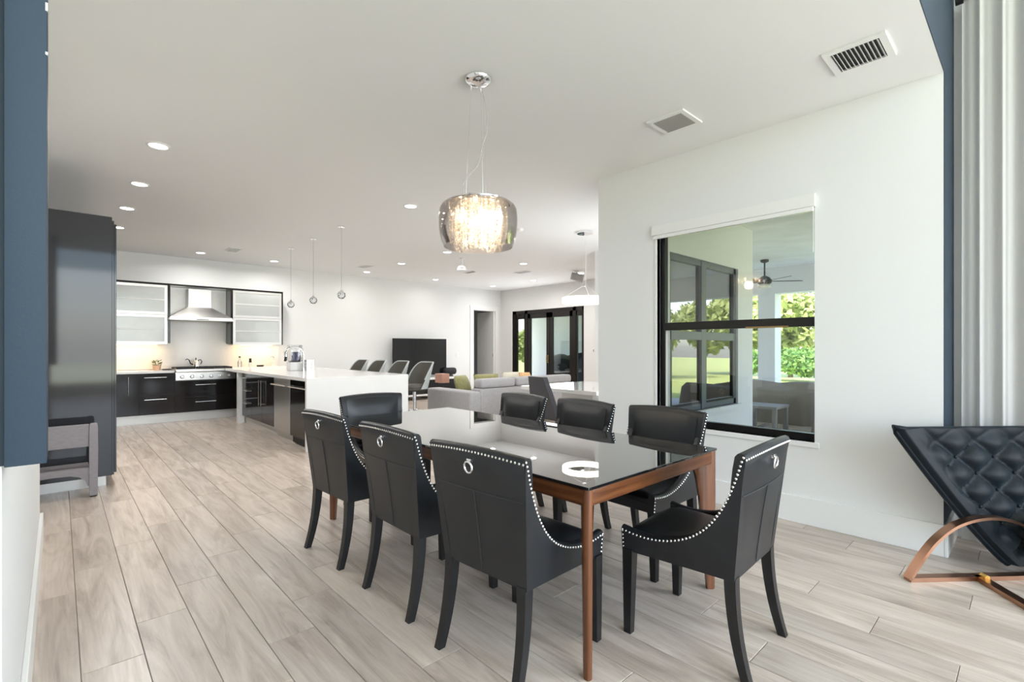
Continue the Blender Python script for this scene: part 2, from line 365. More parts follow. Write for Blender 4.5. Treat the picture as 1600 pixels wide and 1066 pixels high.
struct(join_boxes('wall_living_side', 'wall_paint', [((4.6, -6.2, 0), (4.8, -5.1, 5.6)), ((4.6, -1.9, 0), (4.8, .6, 5.6)), ((4.6, -5.1, 0), (4.8, -1.9, .15)), ((4.6, -5.1, 4.9), (4.8, -1.9, 5.6))]))
# blue painted faces
struct(B('wall_accent', 'blue_paint', (XW+.001, .396, .20), (4.6, .3995, 5.6)), 'slate blue painted wall return beside the curtain')
struct(B('wall_accent_header', 'blue_paint', (-6, .396, CE), (XW+.001, .3995, 5.6)), 'slate blue wall above the dining ceiling edge')
struct(B('wall_return_core', 'wall_paint', (XW+.2, .40, 0), (4.8, .6, CE)))
struct(B('wall_return_upper', 'wall_paint', (-6, .40, CE+.2), (4.8, .6, 5.6)))
pan = struct(MB().box((-.088, 1.535, 1.05), (-.020, 1.72, 5.6), .002).build('wall_accent_left', 'blue_paint'), 'slate blue painted wall edge filling the left margin')
B('shade_strip', 'blue_shade', (-6, 1.56, 1.05), (-.088, 1.60, 5.6), pan)  # darker blue painted in for the shade left of the panel corner
b_ = MB()
for z, w in ((2.08, .018), (2.16, .008), (1.98, .006)): b_.box((-.0225, 1.5335, z), (-.0185, 1.54, z+w))
for z, w in ((2.10, .03), (2.22, .012)): b_.box((-.0895, 1.5335, z), (-.0855, 1.54, z+w))
b_.build('paint_chip', 'trim_white', pan, 0)
# baseboards
def baseboard(name, lo, hi): struct(MB().box(lo, hi, .004).build(name, 'trim_white', None, 0))
baseboard('baseboard_right', (XW-.018, .3965, 0), (XW, 3.08, .20))
baseboard('baseboard_return', (XW-.018, .376, 0), (4.6, .396, .20))
baseboard('baseboard_left', (-.095, 1.72, 0), (-.077, 4.6, .19))
baseboard('baseboard_left_end', (-.6, 4.6, 0), (-.077, 4.618, .19))
baseboard('baseboard_back', (3.75, YW-.018, 0), (DX0-.14, YW, .15))
baseboard('baseboard_far', (9.882, 5.4, 0), (9.9, FY0-.02, .15))
baseboard('baseboard_nook', (XW+.1, 3.08, 0), (7.05, 3.098, .15))

# ------------------------------------------------------------------ dining window, roller blind
def dining_window():
    w = sempty('window_1', (XW, 0, 0), 'black framed single-hung window onto the covered patio')
    x0, x1 = .05, .10; y0, y1, z0, z1 = WY0, WY1, WZ0, WZ1
    f = MB(); t = .052
    f.box((x0, y0, z0), (x1, y0+.012, z1)).box((x0, y1-t, z0), (x1, y1, z1)).box((x0, y0, z0), (x1, y1, z0+.055)).box((x0, y0, z1-.03), (x1, y1, z1))
    f.build('window_frame', 'frame_black', w, 0)
    B('meeting_rail', 'frame_black', (x0-.02, y0+.012, 1.475), (x1-.005, y1-t, 1.545), w, .004)
    B('sash_pull', 'bronze', (x0-.026, 1.30, 1.472), (x0-.004, 1.62, 1.485), w, .002)
    s = MB(); s.box((x0+.01, y1-t-.018, z0+.055), (x1-.01, y1-t, 1.475)).build('sash_stile', 'trim_white', w, 0)
    B('pane', 'window_glass', (x0+.026, y0, 1.545), (x0+.030, y1-t, z1-.03), w)
    B('pane', 'window_glass', (x0+.016, y0, z0+.055), (x0+.020, y1-t, 1.475), w)
    B('window_sill', 'trim_white', (-.012, y0-.03, z0-.04), (x0+.01, y1+.02, z0), w, .004)
    for side, yy in ((0, y1), ):
        B('casing', 'trim_white', (-.006, yy, z0), (.05, yy+.022, z1), w, .002)
    bl = thing('roller_blind', 'white roller blind cassette across the top of the black window', 'blind', (XW, 0, 2.32))
    B('cassette', 'trim_white', (-.030, y0-.01, .035), (-.001, y1+.045, .13), bl, .006)
    B('bottom_bar', 'white_gloss', (-.032, y0+.0, .0), (-.004, y1+.03, .033), bl, .008, 3)
    MB().tube([(-.016, y0+.004, .0), (-.016, y0+.004, -.12), (-.017, y0+.004, -.3)], .002, 6).build('bead_chain', 'white_plastic', bl)
dining_window()

def nook_window():
    w = sempty('window_2', (0, 2.78, 0), 'grey framed four-pane window in the patio wall')
    xm = (NX0+NX1)/2-.05; zm = 1.46
    f = MB(); t = .07
    f.box((NX0, .03, NZ0), (NX0+t, .11, NZ1)).box((NX1-t, .03, NZ0), (NX1, .11, NZ1)).box((NX0, .03, NZ0), (NX1, .11, NZ0+t)).box((NX0, .03, NZ1-t), (NX1, .11, NZ1)).box((xm-.06, .02, NZ0), (xm+.06, .11, NZ1))
    f.build('window_frame', 'frame_grey', w, 0)
    for a, b in ((NX0+t, xm-.06), (xm+.06, NX1-t)):
        B('sash_rail', 'frame_grey', (a, .02, zm-.05), (b, .10, zm+.05), w, .004)
        B('pane', 'window_glass_tinted', (a, .06, zm+.05), (b, .064, NZ1-t), w)
        q = B('pane', 'window_glass_tinted', (a+.03, .05, NZ0+t+.03), (b-.03, .054, zm-.05), w)
        fr = MB(); z0 = NZ0+t
        fr.box((a, .03, z0), (a+.03, .08, zm-.05)).box((b-.03, .03, z0), (b, .08, zm-.05)).box((a, .03, z0), (b, .08, z0+.03)); fr.build('sash_frame', 'frame_black', w, 0)
    B('window_sill', 'stucco', (NX0-.05, -.05, NZ0-.06), (NX1+.05, .03, NZ0), w)
    B('valance', 'frame_grey', (NX0+t, .20, NZ1-.30), (NX1-t, .24, NZ1-.08), w)
nook_window()

# ------------------------------------------------------------------ front doors and back doorway
def front_doors():
    d = sempty('door_1', (9.9, 0, 0), 'dark brown glazed double front doors with sidelights')
    x0, x1 = .02, .10
    f = MB(); z1 = FZ
    # outer frame and mullions
    segs = [10.63, 10.49, 10.14, 9.98]
    f.box((x0, FY0, z1-.10), (x1, FY1, z1)).box((x0, FY1-.13, 0), (x1, FY1, z1)).box((x0, FY0, 0), (x1, FY0+.06, z1))
    f.box((x0, 10.02, 0), (x1, 10.13, z1)).box((x0, 8.22, 0), (x1, 8.33, z1)).build('door_frame', 'frame_brown', d, 0)
    def leaf(name, ya, yb, side, st=.11, bot=.28):
        q = MB(); q.box((x0+.01, ya, .02), (x1-.015, ya+st, z1-.10)).box((x0+.01, yb-st, .02), (x1-.015, yb, z1-.10)).box((x0+.01, ya, .02), (x1-.015, yb, bot)).box((x0+.01, ya, z1-.24), (x1-.015, yb, z1-.10))
        o = q.build(name, 'frame_brown', d, 0)
        p = B('pane', 'door_glass', (x0+.035, ya+st, bot), (x0+.041, yb-st, z1-.24), o)
        return o
    leaf('sidelight', 10.13, 10.50, 0, .035); leaf('sidelight', FY0+.06, 8.22, 0, .03)
    a = leaf('door_leaf', 9.175, 10.02, 0); b = leaf('door_leaf', 8.33, 9.165, 0)
    B('escutcheon', 'bronze', (-.005+x0, 9.19, .90), (x0+.012, 9.25, 1.12), a, .005)
    MB().ball((x0-.03, 9.215, .96), .032).build('knob', 'bronze', a)
    MB().tube([(x0+.005, 9.235, 1.08), (x0-.04, 9.235, 1.08), (x0-.045, 9.235, 1.0), (x0-.04, 9.235, .93)], .009).build('handle', 'bronze', a)
    t = MB(); t.box((-.012, FY1, 0), (.02, FY1+.03, FZ+.02)); t.build('casing', 'trim_white', d, 0)
front_doors()
def back_doorway():
    d = sempty('door_2', (0, YW, 0), 'white cased doorway with a door standing open')
    t = MB(); w = .13
    t.box((DX0-w, -.02, 0), (DX0, 0, DZ+w)).box((DX1, -.02, 0), (DX1+w, 0, DZ+w)).box((DX0, -.02, DZ), (DX1, 0, DZ+w)).build('casing', 'trim_white', d, 0)
    lf = B('door_leaf', 'trim_white', (DX1-.045, .02, .01), (DX1-.005, .80, DZ-.01), d, .003)
    B('hinge', 'nickel', (DX1-.049, .03, 1.05), (DX1-.045, .06, 1.15), lf)
    B('hinge', 'nickel', (DX1-.049, .03, .25), (DX1-.045, .06, .35), lf)
    struct(B('wall_hall', 'door_grey', (8.2, 12.6, 0), (10.4, 12.7, CE)))
    struct(join_boxes('wall_hall_sides', 'door_grey', [((8.1, YW+.2, 0), (8.2, 12.7, CE)), ((10.4, YW+.2, 0), (10.5, 12.7, CE)), ((8.1, YW+.2, CE), (10.5, 12.7, CE+.1)), ((8.1, YW+.2, -.1), (10.5, 12.7, 0))]))
back_doorway()

# ------------------------------------------------------------------ dining table
TX0, TX1, TY0, TY1, TZ = 1.515, 2.636, 1.19, 3.705, .765
def dining_table():
    cx, cy = (TX0+TX1)/2, (TY0+TY1)/2; hx, hy = (TX1-TX0)/2, (TY1-TY0)/2
    t = thing('dining_table', 'long walnut dining table with a glossy black glass top', 'table', (cx, cy, 0))
    B('glass_top', 'table_glass', (-hx, -hy, TZ-.012), (hx, hy, TZ), t, .0025, 2)
    z1, z0 = TZ-.013, TZ-.085
    for sx in (-1, 1):
        x = sx*(hx-.012)
        B('apron', 'walnut', (min(x, x-sx*.034), -hy+.03, z0), (max(x, x-sx*.034), hy-.03, z1), t, .014, 4)
    for sy in (-1, 1):
        y = sy*(hy-.012)
        B('apron', 'walnut', (-hx+.03, min(y, y-sy*.034), z0), (hx-.03, max(y, y-sy*.034), z1), t, .014, 4)
    for sx in (-1, 1):
        for sy in (-1, 1):
            c = Vector((sx*(hx-.008), sy*(hy-.008), 0)); di = Vector((-sx, -sy, 0)).normalized(); n = Vector((-di.y, di.x, 0))
            R = []
            for z, w, off, th in ((0, .042, .004, .032), (.25, .062, .002, .034), (.5, .088, 0, .036), (.62, .108, 0, .036), (z0, .128, 0, .036), (z1, .150, 0, .036)):
                p0 = c+di*off; p1 = p0+di*w; h = n*(th/2)
                R.append([p0-h*.35+di*0+Vector((0, 0, z)), p0+h*.35+Vector((0, 0, z)), p0+di*.012+h+Vector((0, 0, z)), p1+h+Vector((0, 0, z)), p1-h+Vector((0, 0, z)), p0+di*.012-h+Vector((0, 0, z))])
            MB().rings(R).build('leg', 'walnut_upright', t, 50)
dining_table()

# ------------------------------------------------------------------ dining chairs
def make_chair(label):
    t = thing('dining_chair', label, 'chair', group='black leather dining chairs with nailhead trim')
    ZB, ZT = .385, .905
    hw = lambda z: .243+.042*(z-ZB)/(ZT-ZB)
    xr = lambda z: -.238-.058*((z-ZB)/(ZT-ZB))**1.2           # rear face of the back
    crv = [(-.292, .905), (-.283, .885), (-.262, .82), (-.228, .735), (-.185, .655), (-.13, .585), (-.06, .53), (.03, .492), (.12, .476), (.20, .478), (.262, .488)]
    def cat(pts, n):
        out = []
        for i in range(len(pts)-1):
            p0 = pts[max(i-1, 0)]; p1 = pts[i]; p2 = pts[i+1]; p3 = pts[min(i+2, len(pts)-1)]
            for k in range(n):
                u = k/n
                out.append(tuple(.5*((2*p1[a])+(-p0[a]+p2[a])*u+(2*p0[a]-5*p1[a]+4*p2[a]-p3[a])*u*u+(-p0[a]+3*p1[a]-3*p2[a]+p3[a])*u**3) for a in (0, 1)))
        out.append(pts[-1]); return out
    top = cat(crv, 3)
    th = .042
    # side panels
    for sy in (-1, 1):
        def prof(i):
            tx, tz = top[i]; f = i/(len(top)-1)
            bx, bz = -.238+.5*f*1.0, ZB-.008*f
            fx = min(1, max(0, (tx+.30)/.56)); flare = .012*fx
            pts = []
            for k in range(6):
                u = k/5; x = bx+(tx-bx)*u; z = bz+(tz-.012-bz)*u; pts.append((x, sy*(hw(z)+flare), z))
            x, z = tx, tz
            yo = hw(z-.012)+flare
            pts += [(x, sy*(yo-.004), z-.004), (x, sy*(yo-th*.35), z+.003), (x, sy*(yo-th*.7), z+.002), (x, sy*(yo-th), z-.006)]
            for k in range(5, -1, -1):
                u = k/5; x = bx+(tx-bx)*u; z = bz+(tz-.02-bz)*u; pts.append((x, sy*(hw(z)+flare-th), z))
            return pts
        MB().rings([prof(i) for i in range(len(top))]).build('side_panel', 'leather', t, 50)
    # back
    def back_ring(j, n=14):
        y = -1+2*j/n; pts = []
        bow = .018*(1-y*y); arch = .014*(1-y*y)
        zs = [ZB+(ZT-ZB)*k/8 for k in range(9)]
        for z in zs[:-1]: pts.append((xr(z)-bow*((z-ZB)/(ZT-ZB)), y*(hw(z)-.004), z))
        zt = ZT+arch
        xb = xr(ZT)-bow
        for dx, dz in ((0, -.014), (.006, -.003), (.018, .002), (.032, -.002), (.042, -.014)): pts.append((xb+dx, y*(hw(ZT)-.004), zt+dz))
        for z in zs[:-1][::-1]: pts.append((xr(z)-bow*((z-ZB)/(ZT-ZB))+.044, y*(hw(z)-.004), z))
        return pts
    bk = MB().rings([back_ring(j) for j in range(15)]).build('backrest', 'leather', t, 50)
    # inner back pad
    def pad(u, v):
        y = (u*2-1); z = .50+.375*v; b = (1-abs(y)**4)*(1-abs(2*v-1)**4)
        return (xr(z)-.018*(1-y*y)*((z-ZB)/(ZT-ZB))+.0425+.028*b**.8, y*(hw(z)-th-.002), z+.012*(1-y*y)*v)
    MB().grid(pad, 14, 10).build('back_pad', 'leather', t, 60)
    # seat cushion
    def seat(u, v):
        x = -.215+.475*u; y = (v*2-1)
        e = (1-abs(y)**8)*(1-abs(2*u-1)**8); f = min(1, max(0, (x+.30)/.56))
        return (x, y*(.205+.035*f), .43+.058*e**.5+.008*math.cos(y*1.4))
    MB().grid(seat, 16, 14).build('seat', 'leather', t, 60)
    B('front_rail', 'leather', (.228, -.25, ZB-.006), (.258, .25, .455), t, .008)
    B('seat_base', 'leather', (-.22, -.225, ZB), (.24, .225, .43), t)
    # seams on the outer back
    def on_back(y, z, o=.0012): return (xr(z)-.018*(1-y*y)*((z-ZB)/(ZT-ZB))-o, y*(hw(z)-.004), z)
    b = MB(); b.tube([on_back(-.97+1.94*i/12, .735) for i in range(13)], .0022, 5); b.tube([on_back(0, ZB+.01+(.735-ZB-.01)*i/8) for i in range(9)], .0022, 5)
    b.build('seam', 'leather_seam', bk)
    # ring pull
    px, _, pz = on_back(0, .858, 0)
    rp = MB().cyl((px+.002, 0, pz), (px-.008, 0, pz), .011, .009, 16).box((px-.012, -.012, pz-.004), (px-.002, .012, pz+.010), .003).build('ring_mount', 'chrome', t)
    MB().torus((px-.012, 0, pz-.024), (1, 0, .12), .0225, .0046, 28, 8).build('ring', 'chrome', rp)
    # nailheads
    nb = MB()
    def nail(p, n, r=.0056):
        p = Vector(p); n = Vector(n).normalized(); u = n.orthogonal().normalized(); v = n.cross(u)
        nb.rings([[p+(u*math.cos(PI*k/3)+v*math.sin(PI*k/3))*r for k in range(6)], [p+n*r*.55+(u*math.cos(PI*k/3)+v*math.sin(PI*k/3))*r*.55 for k in range(6)]], False, True)
    def walk(pts, step):
        acc = 0; out = [pts[0]]
        for a, c in zip(pts[:-1], pts[1:]):
            L = (Vector(c)-Vector(a)).length; d = step-acc
            while d <= L: out.append(tuple(Vector(a).lerp(Vector(c), d/L))); d += step
            acc = (acc+L) % step
        return out
    for sy in (-1, 1):
        pts = []
        for tx, tz in top:
            f = min(1, max(0, (tx+.30)/.56)); z = tz-.013; pts.append((tx+.004*(1-f), sy*(hw(z)+.012*f+.0005), z))
        for p in walk(pts, .0185): nail(p, (0, sy, .15))
        for i in range(5): nail((.257, sy*(hw(.45-.016*i)+.0125), .468-.0185*i), (0, sy, 0))
    n = 30
    for i in range(n+1):
        y = -.985+1.97*i/n; nail((xr(ZT)-.018*(1-y*y)-.0005, y*(hw(ZT)-.004), ZT+.014*(1-y*y)-.022), (-1, 0, .1))
    o = nb.build('nailhead_trim', 'nickel', t, 60); o['kind'] = 'stuff'
    # legs
    for sy in (-1, 1):
        R = []
        for k in range(9):
            u = k/8; z = ZB+.01-(ZB+.01)*u; x = -.218-.012*u-.052*u**2.2; a = .023-.006*u; y = sy*(.215+.012*u)
            R.append([(x-a, y-a, z), (x+a, y-a, z), (x+a, y+a, z), (x-a, y+a, z)])
        MB().rings(R).build('leg', 'leg_black', t, 30)
        R = []
        for k in range(3):
            u = k/2; z = ZB*(1-u); a = .025-.008*u; x = .232+.002*u; y = sy*(.236+.006*u)
            R.append([(x-a, y-a, z), (x+a, y-a, z), (x+a, y+a, z), (x-a, y+a, z)])
        MB().rings(R).build('leg', 'leg_black', t, 30)
    return t
ch = make_chair('black leather dining chair nearest the camera on the left side of the table')
ch.location = (1.520, 1.575, 0); ch.rotation_euler = (0, 0, math.radians(4))
dup(ch, 'black leather dining chair in the middle of the left side of the table', (1.515, 2.275, 0), math.radians(0))
dup(ch, 'black leather dining chair farthest back on the left side of the table', (1.492, 3.055, 0), math.radians(3))
dup(ch, 'black leather dining chair standing alone at the near end of the table', (2.185, 1.062, 0), math.radians(92.5))
dup(ch, 'black leather dining chair on the window side closest to the window', (2.70, 1.70, 0), math.radians(178))
dup(ch, 'black leather dining chair in the middle of the window side of the table', (2.67, 2.375, 0), math.radians(175))
dup(ch, 'black leather dining chair farthest back on the window side of the table', (2.67, 3.045, 0), math.radians(176))
dup(ch, 'black leather dining chair at the far end of the table by the white peninsula', (1.985, 3.655, 0), math.radians(-91))

# ------------------------------------------------------------------ drum pendant over the table
def drum_pendant():
    t = thing('drum_pendant', 'smoky glass drum pendant filled with crystal strands over the dining table', 'pendant lamp', (1.984, 2.455, 0))
    MB().lathe([(.001, CE), (.088, CE), (.088, CE-.006), (.078, CE-.022), (.052, CE-.035), (.02, CE-.042), (.001, CE-.044)], 32).build('canopy', 'chrome', t)
    zt, zb = 2.245, 1.965
    MB().lathe([(.215, zt), (.232, zt-.012), (.250, zt-.045), (.2545, zt-.11), (.252, zt-.175), (.240, zt-.235), (.222, zb), (.219, zb), (.237, zt-.235), (.249, zt-.175), (.2515, zt-.11), (.247, zt-.045), (.229, zt-.012), (.212, zt-.001)], 64).build('glass_shade', 'shade_glass', t, 60)
    MB().lathe([(.001, zt+.004), (.205, zt+.004), (.205, zt-.008), (.001, zt-.008)], 40).build('mount_plate', 'chrome', t)
    for k in range(3):
        a = 2*PI*k/3+.5; MB().cyl((.045*math.cos(a), .045*math.sin(a), CE-.035), (.15*math.cos(a)*.55, .15*math.sin(a)*.55, zt), .0012, n=6).build('suspension_wire', 'nickel', t)
    rt = Vector((.733, -.681, 0))
    cp = [(.012, CE-.04), (.045, CE-.15), (.060, CE-.26), (.050, CE-.36), (.022, CE-.45), (.008, CE-.53), (-.018, CE-.58), (-.070, CE-.635), (-.098, CE-.69), (-.092, CE-.755), (-.045, CE-.79), (.0, zt+.005)]
    MB().tube(smooth_path([rt*a+Vector((0, 0, z)) for a, z in cp], 5), .0022, 6).build('power_cable', 'vent_grey', t)
    rnd = random.Random(3); b = MB()
    def strand(x, y, z0, z1):
        z = z0
        while z > z1:
            h = rnd.uniform(.014, .022); r = rnd.uniform(.0065, .009); n = 4; a0 = rnd.random()*6
            ring = [(x+r*math.cos(a0+2*PI*k/n), y+r*math.sin(a0+2*PI*k/n), z-h/2) for k in range(n)]
            top = b.bm.verts.new((x, y, z)); bot = b.bm.verts.new((x, y, z-h)); vs = [b.bm.verts.new(p) for p in ring]
            for k in range(n): b.bm.faces.new((top, vs[k], vs[(k+1) % n])); b.bm.faces.new((bot, vs[(k+1) % n], vs[k]))
            z -= h+.002
    for R, n, zz in ((.185, 46, zt-.235), (.145, 34, zt-.255), (.10, 22, zt-.27), (.05, 10, zt-.275)):
        for k in range(n): strand(R*math.cos(2*PI*k/n), R*math.sin(2*PI*k/n), zt-.010, zz+rnd.uniform(-.008, .008))
    o = b.build('crystal_strands', 'crystal', t, 0); o['kind'] = 'stuff'
    for k in range(6):
        a = 2*PI*k/6; x, y = .122*math.cos(a), .122*math.sin(a)
        s = MB().cyl((x, y, zt-.008), (x, y, zt-.05), .009, n=10).build('lamp_socket', 'chrome', t)
        MB().ball((x, y, zt-.085), .013, (1, 1, 2.2), 10, 8).build('bulb', 'bulb_warm', s)
    d = bpy.data.lights.new('pendant_light', 'POINT'); d.energy = 9; d.color = (1, .84, .62); d.shadow_soft_size = .05
    l = bpy.data.objects.new('pendant_light', d); C.objects.link(l); l.location = (1.984, 2.455, 2.10)
drum_pendant()

# ------------------------------------------------------------------ recessed lights, vents, ceiling devices
def recessed():
    P0 = [(.625, 5.13, 'first and closest of the row above the tall dark cabinet'), (.625, 6.46, 'second of the row above the tall dark cabinet'), (.62, 7.69, 'third of the row above the tall dark cabinet'), (.62, 8.99, 'fourth of the row, half hidden by the tall dark cabinet'),
          (3.15, 5.21, 'left of the drum pendant, in front of the island pendants'), (1.89, 10.37, 'over the range hood wall, left of the wall vent'), (3.15, 10.37, 'right of the kitchen vent near the first crystal pendant'),
          (5.15, 8.88, 'over the middle of the family room in front of the television wall'), (5.14, 10.40, 'under the small vent right of the crystal pendants'), (7.0, 10.38, 'above the television near the back wall'),
          (8.9, 10.37, 'nearest the corner above the white doorway'), (5.15, 7.26, 'just below the drum pendant beside the white ceiling speaker'), (7.0, 7.19, 'right of the drum pendant over the sofa'), (8.91, 8.78, 'in front of the dark front doors'), (8.88, 7.2, 'directly above the ring chandelier')]
    root = None
    for x, y, d in P0:
        lab = 'recessed ceiling light ' + d
        if root is None:
            root = thing('recessed_light', lab, 'ceiling light', (x, y, CE), 0, 'recessed ceiling lights')
            MB().lathe([(.066, 0), (.088, 0), (.088, -.004), (.070, -.009), (.066, -.003)], 32).build('trim_ring', 'white_plastic', root)
            MB().lathe([(.001, -.004), (.067, -.004), (.067, -.002), (.001, -.002)], 32).build('lens', 'lens_light', root)
        else: dup(root, lab, (x, y, CE))
        area('recessed_glow', (x, y, CE-.012), (0, 0, -1), .13, .13, (3.4 if y > 10 and x > 4 else 12 if x < 1 else 9), (1, .975, .935), 'DISK', math.radians(165))
recessed()
def vents():
    def vent(label, x, y, sx, sy, along, m, big):
        t = thing('ceiling_vent', label, 'vent', (x, y, CE), 0, 'ceiling air vents')
        f = MB(); w = .035 if big else .02; ax, ay = sx/2, sy/2; h = .012
        f.box((-ax, -ay, -h), (ax, -ay+w, 0)).box((-ax, ay-w, -h), (ax, ay, 0)).box((-ax, -ay+w, -h), (-ax+w, ay-w, 0)).box((ax-w, -ay+w, -h), (ax, ay-w, 0)).build('frame', 'white_plastic', t, 0)
        B('backing', 'vent_dark' if big else m, (-ax+w, -ay+w, -.002), (ax-w, ay-w, 0), t)
        L = (sy if along == 0 else sx)-2*w; n = max(4, int(L/.021)); me = None
        for i in range(n):
            p = -L/2+L*(i+.5)/n
            if me is None:
                q = MB(); rot = Matrix.Rotation(math.radians(52), 4, 'X' if along == 0 else 'Y')
                if along == 0: q.box((-ax+w, -.0085, -.0008), (ax-w, .0085, .0008), mx=rot)
                else: q.box((-.0085, -ay+w, -.0008), (.0085, ay-w, .0008), mx=rot)
                o = q.build('slat', 'white_plastic' if m == 'vent_dark' else 'vent_grey', t, 0); me = o.data
            else: o = bpy.data.objects.new('slat', me); C.objects.link(o); o.parent = t
            o.location = (0, p, -.0095) if along == 0 else (p, 0, -.0095)
        return t
    vent('white ceiling vent with dark slots nearest the curtain', 3.465, .716, .315, .305, 0, 'vent_dark', True)
    vent('grey louvered ceiling vent above the black framed window', 3.46, 1.895, .30, .30, 1, 'vent_grey', True)
    vent('small slotted ceiling vent above the range hood', 2.26, 9.64, .20, .36, 0, 'vent_dark', False)
    vent('small slotted ceiling vent right of the crystal pendants', 4.77, 9.70, .20, .36, 0, 'vent_dark', False)
    vent('small slotted ceiling vent over the sofa before the front doors', 7.75, 7.99, .20, .40, 0, 'vent_dark', False)
    vent('small thin ceiling vent between two lights before the doorway', 6.88, 8.80, .12, .36, 0, 'vent_grey', False)
    t = thing('smoke_detector', 'small round smoke detector at the right edge of the drum pendant', 'smoke detector', (4.92, 5.14, CE))
    MB().lathe([(.001, -.032), (.035, -.032), (.05, -.024), (.06, 0)], 24).build('body', 'white_plastic', t); MB().lathe([(.05, -.004), (.067, -.004), (.067, 0)], 24).build('base', 'white_plastic', t)
    t = thing('ceiling_speaker', 'white bell shaped device hanging from the ceiling under the drum pendant', 'speaker', (5.70, 7.55, 0))
    MB().lathe([(.05, CE), (.05, CE-.015), (.012, CE-.03), (.012, CE-.14), (.03, CE-.15)], 20).build('stem', 'white_plastic', t)
    MB().lathe([(.03, CE-.14), (.075, CE-.155), (.10, CE-.20), (.105, CE-.245), (.10, CE-.25), (.001, CE-.25)], 24).build('housing', 'white_plastic', t)
    B('port', 'vent_grey', (-.09, -.10, CE-.215), (-.045, -.05, CE-.20), t, .005)
    t = thing('ceiling_spotlight', 'small grey swivel spotlight on the ceiling left of the ring chandelier', 'spotlight', (8.6, 7.1, 0))
    MB().cyl((0, 0, CE), (0, 0, CE-.08), .012).cyl((0, 0, CE), (0, 0, CE-.012), .05).build('stem', 'white_plastic', t)
    MB().cyl((-.10, .08, CE-.10), (.10, -.10, CE-.17), .085, .095, 20).build('head', 'vent_grey', t)
    MB().cyl((.10, -.10, CE-.17), (.104, -.104, CE-.172), .085, .085, 20).build('rim', 'white_gloss', t)
vents()

# ------------------------------------------------------------------ crystal ball pendants over the peninsula
def ball_pendants():
    labs = ['crystal ball pendant farthest back over the peninsula beside the upper cabinet', 'crystal ball pendant in the middle of the three over the peninsula', 'crystal ball pendant closest to the camera over the peninsula']
    root = None
    for lab, y in zip(labs, (8.84, 7.82, 6.77)):
        if root is None:
            root = thing('ball_pendant', lab, 'pendant lamp', (2.96, y, 0), 0, 'crystal ball pendants')
            MB().lathe([(.001, CE), (.05, CE), (.05, CE-.012), (.001, CE-.016)], 24).cyl((0, 0, CE-.01), (0, 0, CE-.04), .008, n=10).build('canopy', 'chrome', root)
            MB().cyl((0, 0, CE-.03), (0, 0, 2.14), .0022, n=6).build('cord', 'vent_grey', root)
            MB().lathe([(.001, 2.155), (.014, 2.15), (.016, 2.13), (.045, 2.112), (.055, 2.095), (.001, 2.09)], 24).build('cap', 'chrome', root)
            b = MB(); bmesh.ops.create_icosphere(b.bm, subdivisions=2, radius=.06)
            for v in b.bm.verts: v.co.z += 2.07
            b.build('crystal_ball', 'clear_glass', root, 0)
            MB().ball((0, 0, 2.085), .022, (1, 1, .8)).build('inner_reflector', 'chrome', root)
        else: dup(root, lab, (2.96, y, 0))
ball_pendants()

# ------------------------------------------------------------------ tall cabinet and wooden chair on the left
def tall_cabinet():
    t = thing('tall_cabinet', 'tall glossy charcoal cabinet end beside the kitchen', 'cabinet', (0, 6.0, 0))
    B('body', 'gloss_grey', (-.58, .022, .10), (.388, 3.6, 2.53), t)
    B('end_panel', 'gloss_grey', (-.58, 0, .10), (.372, .02, 2.56), t, .003)
    B('door', 'gloss_grey', (.389, .03, .12), (.406, 1.2, 2.50), t, .002)
    B('door', 'gloss_grey', (.389, 1.21, .12), (.406, 2.4, 2.50), t, .002)
    B('door', 'gloss_grey', (.389, 2.41, .12), (.406, 3.58, 2.50), t, .002)
    B('toe_kick', 'toekick', (-.58, .06, 0), (.33, 3.55, .10), t)
tall_cabinet()
def wooden_chair():
    t = thing('wooden_chair', 'low grey washed wooden chair standing against the tall dark cabinet', 'chair', (-.03, 5.69, 0))
    for x in (-.255, .255):
        R = []
        for z, a in ((.012, .027), (.10, .028), (.40, .030), (.60, .029), (.64, .026), (.648, .018)): R.append([(x-a, -a, z), (x+a, -a, z), (x+a, a, z), (x-a, a, z)])
        MB().rings(R).build('post', 'grey_wood', t, 40)
        MB().cyl((x, 0, 0), (x, 0, .014), .026, n=14).build('foot_pad', 'black_matte', t)
    B('back_board', 'grey_wood', (-.228, -.016, .445), (.226, .012, .643), t, .006)
    # lower rail with an arched underside
    top = [(-.23, .265), (.23, .265)]; poly = [(-.23, .225), (-.23, .265), (.23, .265), (.23, .10)]
    arc = [(.215, .10), (.20, .15), (.16, .185), (.10, .203), (.0, .208), (-.10, .203), (-.16, .185), (-.20, .15), (-.215, .10), (-.23, .10)]
    R0 = [(x, -.016, .262) for x, z in [(.23, .1)]+arc]; R1 = [(x, -.016, z) for x, z in [(.23, .1)]+arc]
    R2 = [(x, .016, z) for x, z in [(.23, .1)]+arc]; R3 = [(x, .016, .262) for x, z in [(.23, .1)]+arc]
    MB().rings([R0, R1, R2, R3, R0], False, False, closed=False).build('arched_rail', 'grey_wood', t, 30)
    B('seat', 'grey_wood', (-.228, .017, .238), (.228, .26, .263), t, .004)
wooden_chair()

